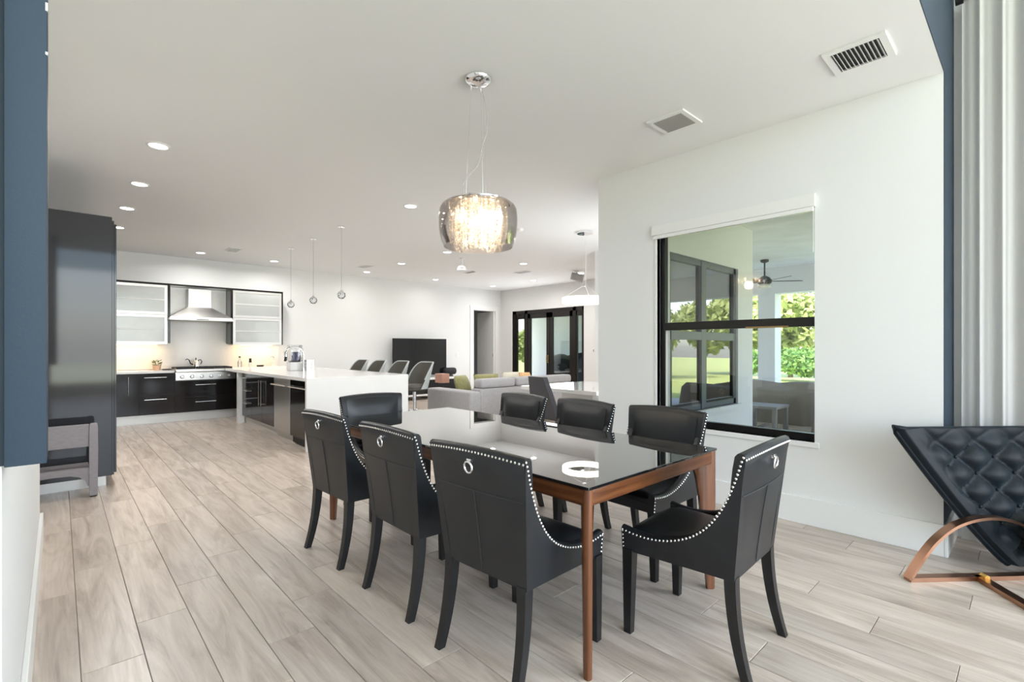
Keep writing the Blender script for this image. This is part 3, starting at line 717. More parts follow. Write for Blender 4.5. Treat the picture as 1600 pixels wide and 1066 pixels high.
# ------------------------------------------------------------------ kitchen back wall
YB = 10.42; YU = 10.80
def bar_handle(parent, p0, p1, out, r=.006):
    p0, p1, out = Vector(p0), Vector(p1), Vector(out); d = (p1-p0).normalized()*.02
    return MB().cyl(p0+out, p1+out, r, n=10).cyl(p0+d, p0+d+out, r*.8, n=8).cyl(p1-d, p1-d+out, r*.8, n=8).build('handle', 'nickel', parent)
def kitchen():
    struct(join_boxes('trim_backsplash', 'backsplash', [((.40, YW-.02, .92), (3.47, YW, 1.40)), ((1.50, YW-.02, 1.40), (2.47, YW, 1.859))]), 'glossy off-white backsplash behind the cooktop')
    struct(B('trim_hood_back', 'steel_panel', (1.50, YW-.022, 1.86), (2.47, YW, 2.46)), 'steel panel behind the range hood')
    def base(label, x0, x1, fronts, toe=True):
        t = thing('base_cabinet', label, 'cabinet', (0, YB, 0), 0, 'kitchen base cabinets')
        B('body', 'carcass', (x0, .02, .155), (x1, YW-YB-.005, .73 if 'under the cooktop' in label else .865), t)
        for kind, a, b, c, d, hd in fronts:
            f = B(kind, 'gloss_black', (a+.002, 0, c+.002), (b-.002, .019, d-.002), t, .0015)
            if hd: bar_handle(f, (hd[0], 0, hd[1]), (hd[2], 0, hd[3]), (0, -.035, 0))
        B('toe_kick', 'toekick', (x0, .05, 0), (x1, .07, .155), t)
    base('glossy black base cabinet door with a vertical handle beside the tall cabinet', .50, 1.005, [('door', .50, 1.005, .155, .865, (.853, .51, .853, .82))])
    base('glossy black two-drawer base cabinet left of the cooktop', 1.005, 1.505, [('drawer', 1.005, 1.505, .50, .865, (1.07, .80, 1.385, .80)), ('drawer', 1.005, 1.505, .155, .50, (1.07, .42, 1.385, .42))])
    base('glossy black two-drawer base cabinet under the cooktop', 1.505, 2.455, [('drawer', 1.505, 2.455, .43, .715, (1.815, .645, 2.14, .645)), ('drawer', 1.505, 2.455, .155, .43, (1.815, .335, 2.14, .335))])
    t = thing('filler_panel', 'narrow glossy black filler panel right of the cooktop', 'cabinet panel', (0, YB, 0)); B('panel', 'gloss_black', (2.458, 0, .155), (2.535, .04, .865), t, .001); B('toe_kick', 'toekick', (2.458, .05, 0), (2.535, .07, .155), t)
    tag(B('worktop', 'quartz', (.40, YB-.025, .872), (1.503, YW-.021, .912), None, .004), 'white quartz worktop left of the cooktop', 'worktop')
    # rangetop
    r = thing('rangetop', 'stainless steel rangetop with six knobs and black grates', 'cooktop', (1.505, YB, 0))
    B('body', 'steel', (0.002, -.05, .735), (.948, .62, .93), r, .004); B('front_panel', 'steel', (0.002, -.075, .735), (.948, -.05, .86), r, .004); B('bullnose', 'steel', (0.002, -.09, .875), (.948, -.03, .932), r, .016, 4)
    for i in range(6):
        x = .10+.149*i; k = MB().cyl((x, -.075, .80), (x, -.083, .80), .034, n=20).build('knob_bezel', 'chrome', r); MB().cyl((x, -.083, .80), (x, -.115, .80), .024, .020, 20).box((x-.006, -.118, .775), (x+.006, -.112, .825), .002).build('knob', 'nickel', k)
    for g in range(3):
        q = MB(); x0 = .03+.30*g
        q.box((x0, .02, .932), (x0+.285, .035, .962)).box((x0, .52, .932), (x0+.285, .535, .962)).box((x0, .02, .945), (x0+.014, .535, .962)).box((x0+.271, .02, .945), (x0+.285, .535, .962)).box((x0+.135, .02, .945), (x0+.15, .535, .962)).box((x0, .27, .945), (x0+.285, .285, .962))
        q.build('grate', 'black_matte', r, 0)
    # hood
    h = thing('range_hood', 'stainless steel chimney range hood over the cooktop', 'range hood', (1.97, YW-.022, 0))
    def rect(x, y0, z): return [(-x, 0, z), (-x, -y0, z), (x, -y0, z), (x, 0, z)]
    MB().rings([rect(.50, .50, 1.855), rect(.50, .50, 1.885), rect(.19, .28, 2.085), rect(.19, .28, 2.09)]).build('canopy', 'steel', h, 20)
    B('lip', 'steel', (-.512, -.512, 1.825), (.512, 0, 1.862), h, .004)
    B('chimney', 'steel', (-.185, -.275, 2.085), (.185, 0, 2.43), h, .002)
    B('control_panel', 'black_matte', (-.10, -.515, 1.836), (.10, -.511, 1.85), h)
    # niche frame around hood
    n = thing('cabinet_surround', 'dark surround panels framing the range hood and upper cabinets', 'cabinet panel', (0, 0, 0))
    B('side_panel', 'gloss_black', (1.455, YU-.002, 1.40), (1.495, YW-.023, 2.462), n); B('side_panel', 'gloss_black', (2.475, YU-.002, 1.40), (2.515, YW-.023, 2.462), n); B('top_panel', 'gloss_black', (.40, YU-.004, 2.463), (3.455, YW-.001, 2.492), n)
    def upper(label, x0, x1):
        t = thing('upper_cabinet', label, 'cabinet', (0, YU, 0), 0, 'frosted glass upper cabinets')
        B('body', 'carcass', (x0, .022, 1.395), (x1, YW-YU-.024, 2.46), t); B('bottom', 'alu', (x0, .02, 1.378), (x1, YW-YU-.024, 1.394), t)
        for z0, z1 in ((1.385, 1.915), (1.92, 2.455)):
            w = .045; f = MB()
            f.box((x0, 0, z0), (x0+w, .02, z1)).box((x1-w, 0, z0), (x1, .02, z1)).box((x0+w, 0, z0), (x1-w, .02, z0+w)).box((x0+w, 0, z1-w), (x1-w, .02, z1))
            o = f.build('door', 'alu', t, 0)
            B('pane', 'frosted', (x0+w, .004, z0+w), (x1-w, .010, z1-w), o)
            B('shelf', 'frosted_light', (x0+w, .001, (z0+z1)/2-.010), (x1-w, .0038, (z0+z1)/2+.010), o)
        s = B('light_strip', 'led_warm', (x0+.15, .10, 1.372), (x1-.15, .13, 1.378), t)
        area('under_cabinet_glow', ((x0+x1)/2, YU+.16, 1.36), (0, .35, -1), x1-x0-.2, .06, 1.7, (1, .62, .28))
    upper('frosted glass upper cabinet left of the range hood', .40, 1.452)
    upper('frosted glass upper cabinet right of the range hood', 2.518, 3.425)
    tag(B('end_panel', 'gloss_black', (3.428, YU-.002, 1.378), (3.455, YW-.001, 2.462)), 'thin dark end panel on the right upper cabinet', 'cabinet panel')
kitchen()

# ------------------------------------------------------------------ peninsula
PX0, PX1, PY0 = 2.27, 3.72, 6.22; PT = .932
def peninsula():
    tag(MB().prism([(PX0, PY0+.052), (PX1, PY0+.052), (PX1, YW-.021), (2.458, YW-.021), (2.458, 10.30), (PX0, 10.30)], 2, PT-.042, PT).build('peninsula_worktop', 'quartz', None, 0), 'white quartz worktop along the kitchen peninsula', 'worktop')
    tag(MB().box((PX0, PY0, 0), (PX1, PY0+.05, PT), .003).build('waterfall_panel', 'quartz', None, 0), 'white waterfall end panel of the peninsula', 'panel')
    tag(B('peninsula_end_post', 'quartz', (2.30, 9.52, 0), (2.40, 9.62, PT-.043)), 'white upright post at the kitchen corner of the peninsula', 'panel')
    X = 2.36
    def unit(name, label, cat, y0, y1, g='peninsula cabinets'):
        t = thing(name, label, cat, (X, 0, 0), 0, g)
        B('body', 'carcass', (.02, y0, .12), (.62, y1, PT-.045), t); B('toe_kick', 'toekick', (.06, y0, 0), (.08, y1, .12), t); return t
    zt = PT-.05
    def front(t, kind, y0, y1, z0, z1, m='gloss_black'): return B(kind, m, (0, y0+.002, z0+.002), (.019, y1-.002, z1-.002), t, .0015)
    t = unit('base_cabinet', 'narrow glossy black drawer cabinet of the peninsula nearest the cooktop', 'cabinet', 8.93, 9.51)
    for a, b, h in ((.62, zt, .80), (.40, .62, .58), (.13, .40, .37)):
        f = front(t, 'drawer', 8.93, 9.51, a, b); bar_handle(f, (0, 9.10, h), (0, 9.34, h), (-.035, 0, 0))
    t = unit('base_cabinet', 'glossy black double-door cabinet of the peninsula with long handles', 'cabinet', 7.79, 8.93)
    f = front(t, 'door', 8.36, 8.93, .13, zt); bar_handle(f, (0, 8.42, .40), (0, 8.42, .80), (-.035, 0, 0))
    f = front(t, 'door', 7.79, 8.36, .13, zt); bar_handle(f, (0, 8.30, .40), (0, 8.30, .80), (-.035, 0, 0))
    t = unit('dishwasher', 'stainless steel dishwasher in the peninsula', 'dishwasher', 7.09, 7.78, None)
    f = front(t, 'door', 7.09, 7.78, .10, zt, 'steel'); bar_handle(f, (0, 7.12, .78), (0, 7.75, .78), (-.05, 0, 0), .011)
    t = unit('wine_cooler', 'black glass fronted appliance at the near end of the peninsula', 'appliance', 6.29, 7.08, None)
    f = front(t, 'door', 6.29, 7.08, .10, zt); bar_handle(f, (0, 6.35, .78), (0, 7.02, .78), (-.045, 0, 0), .009)
    B('vent_grille', 'black_matte', (.01, 6.35, .02), (.055, 7.0, .095), t)
    t = thing('peninsula_back_panel', 'white panel behind the stools under the peninsula worktop', 'panel', (0, 0, 0)); B('panel', 'trim_white', (3.0, PY0+.052, 0), (3.03, YW-.3, PT-.045), t)
    tag(MB().cyl((3.66, PY0+.10, 0), (3.66, PY0+.10, PT-.043), .02).build('support_leg', 'white_gloss'), 'slim white support leg under the peninsula overhang', 'leg')
peninsula()

def worktop_items():
    zc = .912
    t = thing('potted_plant', 'small plant in a pale terracotta pot on the left worktop', 'plant', (1.30, 10.85, zc))
    MB().lathe([(.001, 0), (.045, 0), (.062, .04), (.066, .085), (.060, .09), (.052, .085), (.001, .075)], 24).build('pot', 'terracotta', t)
    b = MB(); rnd = random.Random(5)
    for i in range(46):
        a = rnd.random()*6.3; r = rnd.uniform(.01, .07); z = .09+rnd.random()*.09; p = Vector((r*math.cos(a), r*math.sin(a), z)); d = Vector((math.cos(a), math.sin(a), rnd.uniform(.2, 1))).normalized(); s = d.orthogonal().normalized()*.010
        b.rings([[p-d*.02, p-d*.02], [p-s, p+s], [p+d*.025, p+d*.025]], False, False, False)
    b.build('foliage', 'leaf_green', t, 0)
    t = thing('tray', 'small dark oval dish beside the potted plant', 'dish', (1.45, 10.80, zc)); MB().lathe([(.001, .004), (.07, .004), (.085, .016), (.088, .016), (.075, 0), (.001, 0)], 24).build('dish', 'rock_dark', t)
    zg = .962
    t = thing('kettle', 'slim steel kettle with a curved spout on the cooktop', 'kettle', (1.92, 10.95, zg))
    MB().lathe([(.001, 0), (.055, 0), (.05, .06), (.035, .10), (.03, .12), (.012, .13), (.001, .132)], 24).build('body', 'nickel', t)
    MB().tube([(-.04, 0, .03), (-.09, -.01, .06), (-.11, -.01, .12), (-.14, -.015, .145), (-.17, -.02, .125)], [.012, .010, .009, .008, .008], 8).build('spout', 'black_matte', t)
    MB().tube([(.03, 0, .11), (.08, .01, .13), (.10, .01, .09), (.08, .01, .04)], .008, 8).build('handle', 'black_matte', t)
    MB().lathe([(.001, .165), (.008, .162), (.01, .15), (.006, .13)], 12).build('lid_knob', 'black_matte', t)
    zp = PT
    t = thing('oil_bottle', 'clear glass oil bottle standing right of the cooktop', 'bottle', (2.66, 10.9, zp))
    MB().lathe([(.001, 0), (.035, 0), (.037, .10), (.014, .15), (.014, .19)], 20).build('body', 'clear_glass', t); MB().lathe([(.001, .215), (.017, .215), (.019, .188), (.001, .188)], 16).build('cap', 'black_matte', t)
    t = thing('soap_bottle', 'white bottle with a black top on the peninsula end', 'bottle', (2.86, 10.92, zp))
    MB().lathe([(.001, 0), (.034, 0), (.034, .07), (.03, .085)], 20).build('body', 'soap_white', t); MB().lathe([(.001, .17), (.022, .17), (.026, .085), (.001, .085)], 16).build('top', 'black_matte', t)
    t = thing('dish', 'low black dish on the worktop under the right upper cabinet', 'dish', (3.05, 10.93, zp)); MB().lathe([(.001, .006), (.05, .006), (.07, .028), (.075, .028), (.06, 0), (.001, 0)], 24).build('bowl', 'black_matte', t)
    t = thing('soap_dispenser', 'pump dispenser on the worktop in the warm cabinet light', 'dispenser', (3.30, 10.9, zp))
    MB().lathe([(.001, 0), (.032, 0), (.032, .10), (.012, .12), (.008, .17)], 18).build('body', 'soap_white', t); MB().tube([(0, 0, .17), (0, 0, .20), (-.03, -.02, .205), (-.06, -.04, .195)], .008, 8).build('pump', 'vent_grey', t)
    # sink faucet, juicer, caddy
    t = thing('kitchen_faucet', 'chrome gooseneck kitchen faucet on the peninsula', 'faucet', (2.96, 8.25, zp))
    pts = [(0, 0, .0), (0, 0, .20)]+[(-.125+.125*math.cos(a), .045-.045*math.cos(a), .27+.125*math.sin(a)) for a in [PI*i/14*1.08 for i in range(15)]]
    MB().tube(pts, .015, 12).build('spout', 'chrome', t); MB().cyl((0, 0, 0), (0, 0, .06), .024, .02, 20).build('base', 'chrome', t)
    e = Vector(pts[-1]); MB().cyl(e, e+Vector((-.012, .004, -.075)), .018, .02, 14).build('spray_head', 'black_matte', t); MB().cyl((0, 0, .07), (.06, -.03, .11), .007, n=8).build('lever', 'chrome', t)
    t = thing('juice_dispenser', 'clear jug appliance with a purple tank and white base behind the faucet', 'appliance', (2.93, 8.56, zp))
    B('base', 'white_plastic', (-.11, -.10, 0), (.11, .10, .145), t, .025, 3); B('tank', 'purple_glass', (-.05, -.055, .147), (.075, .055, .315), t, .015)
    B('jug', 'clear_glass', (-.115, -.09, .146), (.115, .09, .40), t, .05, 3); MB().tube([(-.11, 0, .33), (-.17, 0, .32), (-.175, 0, .22), (-.12, 0, .18)], .009, 8).build('handle', 'clear_glass', t); B('lid', 'clear_glass', (-.10, -.08, .40), (.10, .08, .43), t, .01)
    t = thing('utensil_caddy', 'slatted steel caddy right of the kitchen faucet', 'caddy', (3.10, 8.38, zp))
    B('tray', 'nickel', (-.06, -.06, 0), (.06, .06, .012), t)
    me = None
    for sx, sy in ((1, 0), (-1, 0), (0, 1), (0, -1)):
        for i in range(-2, 3):
            if me is None: o = B('slat', 'nickel', (-.006, -.006, 0), (.006, .006, .17), t); me = o.data
            else: o = bpy.data.objects.new('slat', me); C.objects.link(o); o.parent = t
            o.location = (sx*.054+(i*.026 if sy else 0), sy*.054+(i*.026 if sx else 0), .012)
worktop_items()

# ------------------------------------------------------------------ bar stools
def stools():
    labs = ['grey bucket bar stool nearest the camera beside the peninsula', 'grey bucket bar stool second from the near end of the peninsula', 'grey bucket bar stool third from the near end of the peninsula', 'grey bucket bar stool farthest back along the peninsula']
    root = None
    for lab, x, y in zip(labs, (4.22,)*4, (6.86, 7.62, 8.42, 9.15)):
        if root is None:
            root = thing('bar_stool', lab, 'stool', (x, y, 0), 0, 'grey bar stools at the peninsula')
            # seat faces -X ; the back wraps round on the +X side
            def shell(u, v, off=0.):
                t_ = 2*u-1; a = t_*PI*.56; r = .225+off; e = max(0, (abs(t_)-.42)/.58)
                h = 1.075-.27*e**1.6; z = .66+(h-.66)*v
                return (r*math.cos(a)*.80+.11*v*(1-.4*e), (r+.02*v)*math.sin(a)*1.05, z)
            MB().grid(lambda u, v: shell(u, v, .014), 22, 8).build('shell', 'stool_outer', root, 60)
            MB().grid(lambda u, v: shell(u, v, -.014), 22, 8).build('backrest', 'stool_inner', root, 60)
            MB().tube([tuple(Vector(shell(i/22, 1, 0))) for i in range(23)], .015, 8).build('rim', 'stool_outer', root)
            MB().lathe([(.001, .62), (.17, .62), (.215, .65), (.222, .69), (.20, .725), (.001, .735)], 28).build('seat', 'stool_inner', root)
            MB().cyl((0, 0, .02), (0, 0, .63), .028).build('column', 'chrome', root); MB().lathe([(.001, .018), (.19, .012), (.2, 0), (.001, 0)], 32).build('base', 'chrome', root)
            MB().torus((0, 0, .30), (0, 0, 1), .14, .010).cyl((-.14, 0, .30), (.14, 0, .30), .008).build('footrest', 'chrome', root)
        else: dup(root, lab, (x, y, 0))
stools()

# ------------------------------------------------------------------ family room: sofa, pillows, television, stand
def pillow(name, label, m, loc, size, rz, tilt, group='sofa pillows'):
    sx, sy, sz = size
    def f(u, v):
        a = 2*u-1; b = 2*v-1; return a, b
    b = MB()
    for sgn in (-1, 1):
        def g(u, v, sgn=sgn):
            a, c = 2*u-1, 2*v-1; e = max(0, (1-abs(a)**2.6)*(1-abs(c)**2.6))**.55
            pin = 1-.07*(abs(a)*abs(c))**.5*0
            return (a*sx/2*(1-.06*(1-c*c)*0), sgn*sy/2*e, (c*.5+.5)*sz)
        b.grid(g, 12, 12)
    o = b.build(name, m, None, 70); o.location = loc; o.rotation_euler = (tilt, 0, rz); return tag(o, label, 'pillow', group)
def sofa():
    X0, X1, Y0 = 4.74, 7.20, 6.06
    t = thing('sofa', 'light grey fabric sofa seen from behind facing the television', 'sofa', (0, 0, 0))
    B('frame', 'fabric_grey', (X0+.26, Y0+.02, .06), (X1-.26, Y0+.98, .30), t, .02)
    B('back', 'fabric_grey', (X0+.20, Y0, .08), (X1-.02, Y0+.24, .655), t, .035, 3)
    B('armrest', 'fabric_grey', (X0, Y0+.01, .07), (X0+.27, Y0+1.24, .615), t, .045, 4); B('armrest', 'fabric_grey', (X1-.27, Y0+.245, .07), (X1, Y0+1.05, .615), t, .045, 4)
    for a, b in ((X0+.22, X0+.98), (X0+1.0, X0+1.70), (X0+1.72, X1-.01)): B('headrest', 'fabric_grey', (a, Y0-.005, .66), (b, Y0+.22, .81), t, .06, 4)
    for a, b in ((X0+.28, X0+1.22), (X0+1.24, X1-.28)): B('seat_cushion', 'fabric_grey', (a, Y0+.24, .30), (b, Y0+.99, .46), t, .04, 3)
    for x in (X0+.10, X1-.10):
        for y in (Y0+.08, Y0+.92): MB().cyl((x, y, 0), (x, y, .075), .02).build('foot', 'black_matte', t)
sofa()
pillow('pillow', 'olive green pillow on the left sofa arm end', 'fabric_olive', (5.22, 6.80, .49), (.44, .18, .36), .45, -.35)
pillow('pillow', 'large olive green pillow leaning on the sofa back', 'fabric_olive', (5.62, 6.66, .48), (.50, .18, .38), -.2, -.3)
pillow('pillow', 'peach orange pillow standing at the middle of the sofa', 'fabric_peach', (6.56, 6.62, .47), (.34, .16, .38), .2, -.2)
pillow('pillow', 'cream textured pillow beside the peach one on the sofa', 'fabric_cream', (6.18, 6.62, .47), (.38, .16, .40), -.1, -.2)
pillow('pillow', 'small rose pink pillow peeking over the sofa back', 'fabric_pink', (6.78, 6.95, .47), (.26, .14, .36), 0, -.15)
def television():
    t = thing('media_console', 'white and black open media console under the television', 'console', (0, 10.55, 0))
    x0, x1 = 5.2, 8.1
    B('top', 'white_gloss', (x0, 0, .50), (x1, .5, .56), t, .004); B('bottom_shelf', 'white_gloss', (x0, 0, .10), (x1, .5, .145), t, .004); B('back', 'black_matte', (x0+.02, .47, .146), (x1-.02, .495, .499), t)
    for x in (x0+.02, 6.2, 7.2, x1-.05): B('divider', 'black_matte', (x, .02, .146), (x+.03, .46, .499), t)
    for x in (x0+.1, x1-.15):
        for y in (.06, .40): B('foot', 'black_matte', (x, y, 0), (x+.05, y+.04, .10), t)
    for a, b in ((x0+.051, 6.19), (6.231, 7.19), (7.231, x1-.051)): B('drawer_front', 'screen', (a, .03, .16), (b, .05, .485), t)
    t = thing('television', 'large flat television standing on the media console', 'television', (0, 10.80, 0))
    p = B('panel', 'black_matte', (6.03, 0, .615), (7.63, .035, 1.555), t, .004); B('screen', 'screen', (6.04, -.003, .63), (7.62, -.0005, 1.545), t)
    for x in (6.35, 7.3): MB().tube([(x-.08, -.10, .571), (x, .015, .64), (x+.08, .12, .571)], .009, 6).build('stand_foot', 'black_matte', t)
    t = thing('speaker', 'black oval speaker on the media console right of the television', 'speaker', (7.68, 10.72, .56))
    MB().rings([[(x, .07*math.cos(a)*s, .135+.095*math.sin(a)*s) for a in [2*PI*k/20 for k in range(20)]] for x, s in ((-.20, .55), (-.18, .85), (-.13, 1), (.13, 1), (.18, .85), (.20, .55))]).build('body', 'speaker_black', t, 60)
    MB().cyl((.199, 0, .135), (.203, 0, .135), .036, n=20).build('end_cap', 'vent_grey', t)
    MB().rings([[(-.09, -.05, 0), (.09, -.05, 0), (.09, .05, 0), (-.09, .05, 0)], [(-.05, -.03, .06), (.05, -.03, .06), (.05, .03, .06), (-.05, .03, .06)]]).build('foot', 'speaker_black', t, 0)
    t = thing('gift_box', 'pinkish copper box standing in front of the media console', 'box', (5.62, 8.10, 0))
    B('table_top', 'copper_pink', (-.09, -.12, .62), (.09, .12, .80), t, .006); MB().cyl((0, 0, 0), (0, 0, .62), .012).build('leg', 'black_matte', t); MB().lathe([(.001, .012), (.12, .008), (.12, 0), (.001, 0)], 24).build('base', 'black_matte', t)
television()

# ------------------------------------------------------------------ breakfast nook
def nook():
    t = thing('breakfast_table', 'glossy white breakfast table behind the window wall', 'table', (0, 0, 0))
    B('table_top', 'white_gloss', (4.86, 3.70, .72), (6.35, 5.05, .77), t, .004); B('pedestal', 'white_gloss', (5.30, 4.1, .02), (5.9, 4.65, .719), t, .01); B('base', 'white_gloss', (5.1, 3.95, 0), (6.1, 4.8, .025), t, .004)
    def nchair(label, x, y, rz, m):
        t = thing('nook_chair', label, 'chair', (x, y, 0), rz, 'grey chairs at the breakfast table')
        def back(off):
            return lambda u, v: (-.22-.14*v-off-.02*(1-(2*u-1)**2), (2*u-1)*(.235-.03*v), .44+.50*v+.01*(1-(2*u-1)**2))
        R = []
        for k in range(9):
            v = k/8; x_ = -.20-.15*v; hw = .235-.085*v**1.5; z = .42+.53*v; d = .035
            R.append([(x_-d, -hw, z), (x_-d-.012, 0, z), (x_-d, hw, z), (x_+d, hw, z), (x_+d-.015, 0, z), (x_+d, -hw, z)])
        MB().rings(R).build('backrest', m, t, 40)
        B('seat', m, (-.22, -.24, .40), (.24, .24, .48), t, .03, 3)
        for sx in (-.19, .2):
            for sy in (-.2, .2): MB().cyl((sx, sy, .41), (sx*1.15, sy*1.1, 0), .018, .012, 10).build('leg', 'nickel', t)
    nchair('dark grey high-back chair at the left end of the breakfast table', 4.76, 4.23, math.radians(-8), 'fabric_dark')
    nchair('pale grey chair tucked under the front of the breakfast table', 5.45, 3.80, math.radians(95), 'fabric_grey')
    t = thing('ring_chandelier', 'glowing white ring chandelier over the breakfast table', 'chandelier', (5.76, 4.60, 0))
    MB().lathe([(.001, CE), (.12, CE), (.12, CE-.03), (.001, CE-.032)], 32).build('canopy', 'chrome', t)
    MB().lathe([(.308, 1.985), (.335, 1.985), (.335, 2.065), (.308, 2.065), (.308, 1.985)], 56).build('ring', 'ring_light', t, 40)
    MB().lathe([(.001, 2.26), (.03, 2.255), (.03, 2.235), (.001, 2.23)], 16).build('hub', 'chrome', t)
    for k in range(3):
        a = 2*PI*k/3+.4; MB().cyl((.02*math.cos(a), .02*math.sin(a), 2.245), (.318*math.cos(a), .318*math.sin(a), 2.065), .0025, n=6).build('suspension_wire', 'white_plastic', t); MB().cyl((.04*math.cos(a), .04*math.sin(a), CE-.03), (.02*math.cos(a), .02*math.sin(a), 2.245), .0015, n=6).build('suspension_wire', 'white_plastic', t)
nook()
def switches():
    t = thing('light_switch', 'small white switch plate on the wall right of the front doors', 'switch', (9.9, 7.62, 1.25)); B('plate', 'white_plastic', (-.008, -.05, -.06), (0, .05, .06), t, .003); B('rocker', 'vent_grey', (-.012, -.018, -.03), (-.008, .018, .03), t, .002)
    t = thing('light_switch', 'small white switch plate on the back wall right of the television', 'switch', (8.25, YW, 1.12)); B('plate', 'white_plastic', (-.05, -.008, -.06), (.05, 0, .06), t, .003); B('rocker', 'trim_white', (-.018, -.012, -.03), (.018, -.008, .03), t, .002)
switches()

# ------------------------------------------------------------------ curtain and accent chair on the right
def curtain():
    t = thing('curtain', 'floor length off-white pleated curtain at the right edge', 'curtain', (4.44, 0, 0))
    def f(u, v):
        y = .335-1.9*u; z = .03+3.68*v; ph = u*2*PI*17
        amp = .014*(.75+.25*math.sin(u*17)); return (amp*math.sin(ph+.5*math.sin(v*2+u*5))+.006*math.sin(ph*2.3+1), y+.010*math.cos(ph*1.0)*(1-.2*v), z)
    MB().grid(f, 340, 12).build('cloth', 'curtain_cloth', t, 80)
    t = thing('curtain_rod', 'dark curtain rod end at the top right', 'curtain rod', (4.44, 0, 3.66))
    MB().cyl((0, .36, 0), (0, -5.2, 0), .016, n=14).build('rod', 'black_matte', t); MB().cyl((0, .375, 0), (0, .335, 0), .034, .034, 16).build('finial', 'black_matte', t); B('bracket', 'black_matte', (0, .300, -.02), (.16, .320, .02), t)
curtain()
def accent_chair():
    Bp = Vector((3.823, .228, 0)); w = Vector((.762, -.648, 0)); f = Vector((-.648, -.762, 0)); Z = Vector((0, 0, 1))
    t = thing('accent_chair', 'navy velvet tufted lounge chair on a curved rose gold base', 'armchair', Bp)
    P = lambda a, k, z: w*a+f*k+Z*z
    # flat metal arch with floor bar
    def strip(pts, wd, th):
        R = []
        for i, (a, z) in enumerate(pts):
            a0, z0 = pts[max(i-1, 0)]; a1, z1 = pts[min(i+1, len(pts)-1)]; d = Vector((a1-a0, 0, z1-z0)).normalized(); n = Vector((-d.z, 0, d.x))
            q = lambda s, k: P(a+n.x*s, k, z+n.z*s)
            R.append([q(-th/2, -wd/2), q(th/2, -wd/2), q(th/2, wd/2), q(-th/2, wd/2)])
        return R
    key = [(-.415, .012), (-.37, .08), (-.32, .150), (-.27, .210), (-.215, .258), (-.165, .292), (-.115, .316), (-.03, .340), (.07, .348), (.17, .335), (.29, .290), (.40, .225), (.50, .13), (.57, .012)]
    arch = smooth_path([Vector((a, 0, z)) for a, z in key], 4); arch = [(p.x, p.z) for p in arch]
    MB().rings(strip(arch, .05, .016)).build('arch', 'rose_gold', t, 40)
    MB().rings(strip([(-.415, .012), (.57, .012)], .05, .024)).build('floor_bar', 'rose_gold', t, 30)
    d2 = Vector((-.787, -.616, 0)); n2 = Vector((.616, -.787, 0))
    q = lambda s, k, z: d2*s+n2*k+Z*z
    MB().rings([[q(s, -.025, 0), q(s, .025, 0), q(s, .025, .024), q(s, -.025, .024)] for s in (.0, .62)]).build('stretcher', 'rose_gold', t, 30)
    MB().cyl(P(0, .02, .03), P(0, .055, .03), .016, n=6).build('bolt', 'gold', t, 20)
    # tufted shell : leaning back, widening upward; back face and rim closed
    zt = .835; nu, nv = 84, 64
    aL = lambda v: -.36*v**.80+.245*(1-v)**1.1      # left edge from floor level up to the top corner
    aR = lambda v: .52+.06*v
    kk = lambda v: -.055-.10*v
    zz = lambda v: .055+(zt-.055)*v
    def core(u, v): return aL(v)+(aR(v)-aL(v))*u, kk(v), zz(v)
    def front(u, v):
        a, k, z = core(u, v); da, dz = .118, .095
        x = (a+.36)/da; y = z/dz
        h = abs(math.sin(PI*(x+y)/2))*abs(math.sin(PI*(x-y)/2))
        edge = min(1, max(0, (a-aL(v)-.075)/.06))*min(1, max(0, (zt-z)/.10+.15))
        rim = min(1, max(0, (a-aL(v))/.03)); rim = rim**.5
        puff = .05*h**.55*edge + .035*(1-edge)*rim
        return P(a, k+puff*rim, z+.006*math.sin(a*24)*v**8)
    b = MB(); b.grid(front, nu, nv); b.build('tufted_shell', 'velvet', t, 75)
    def back(u, v):
        a, k, z = core(u, v); e = (max(0, 1-abs(2*u-1)**10)*max(0, 1-max(0, 2*v-1)**10))**.5; return P(a, k-.055*e, z)
    MB().grid(back, 40, 24).build('shell_back', 'velvet', t, 75)
    pts = [P(aL(1-i/30)+.008, kk(1-i/30)-.012, zz(1-i/30)) for i in range(31)]
    MB().tube([P(aR(1), kk(1), zt-.01)]+[P(aR(1)+(aL(1)-aR(1))*i/12, kk(1), zt-.012) for i in range(1, 12)]+pts, .020, 8).build('piping', 'velvet', t, 70)
    bu = MB()
    for i in range(0, 14):
        for j in range(1, 9):
            if (i+j) % 2: continue
            a = -.36+.118*i; z = .095*j; v = (z-.055)/(zt-.055)
            if v < 0 or v > .9 or a < aL(v)+.12 or a > .50: continue
            o = MB().ball(P(a, kk(v)+.004, z), .011, (1, 1, 1), 8, 6).build('button', 'velvet', t, 60)
    # seat cushion reaching out past the right edge of the photo
    R = [P(.28, .05, .16), P(.56, .03, .16), P(.50, .40, .16), P(.33, .40, .16)]
    MB().rings([R, [p+Z*.22 for p in R]]).build('seat', 'velvet', t, 30)
accent_chair()

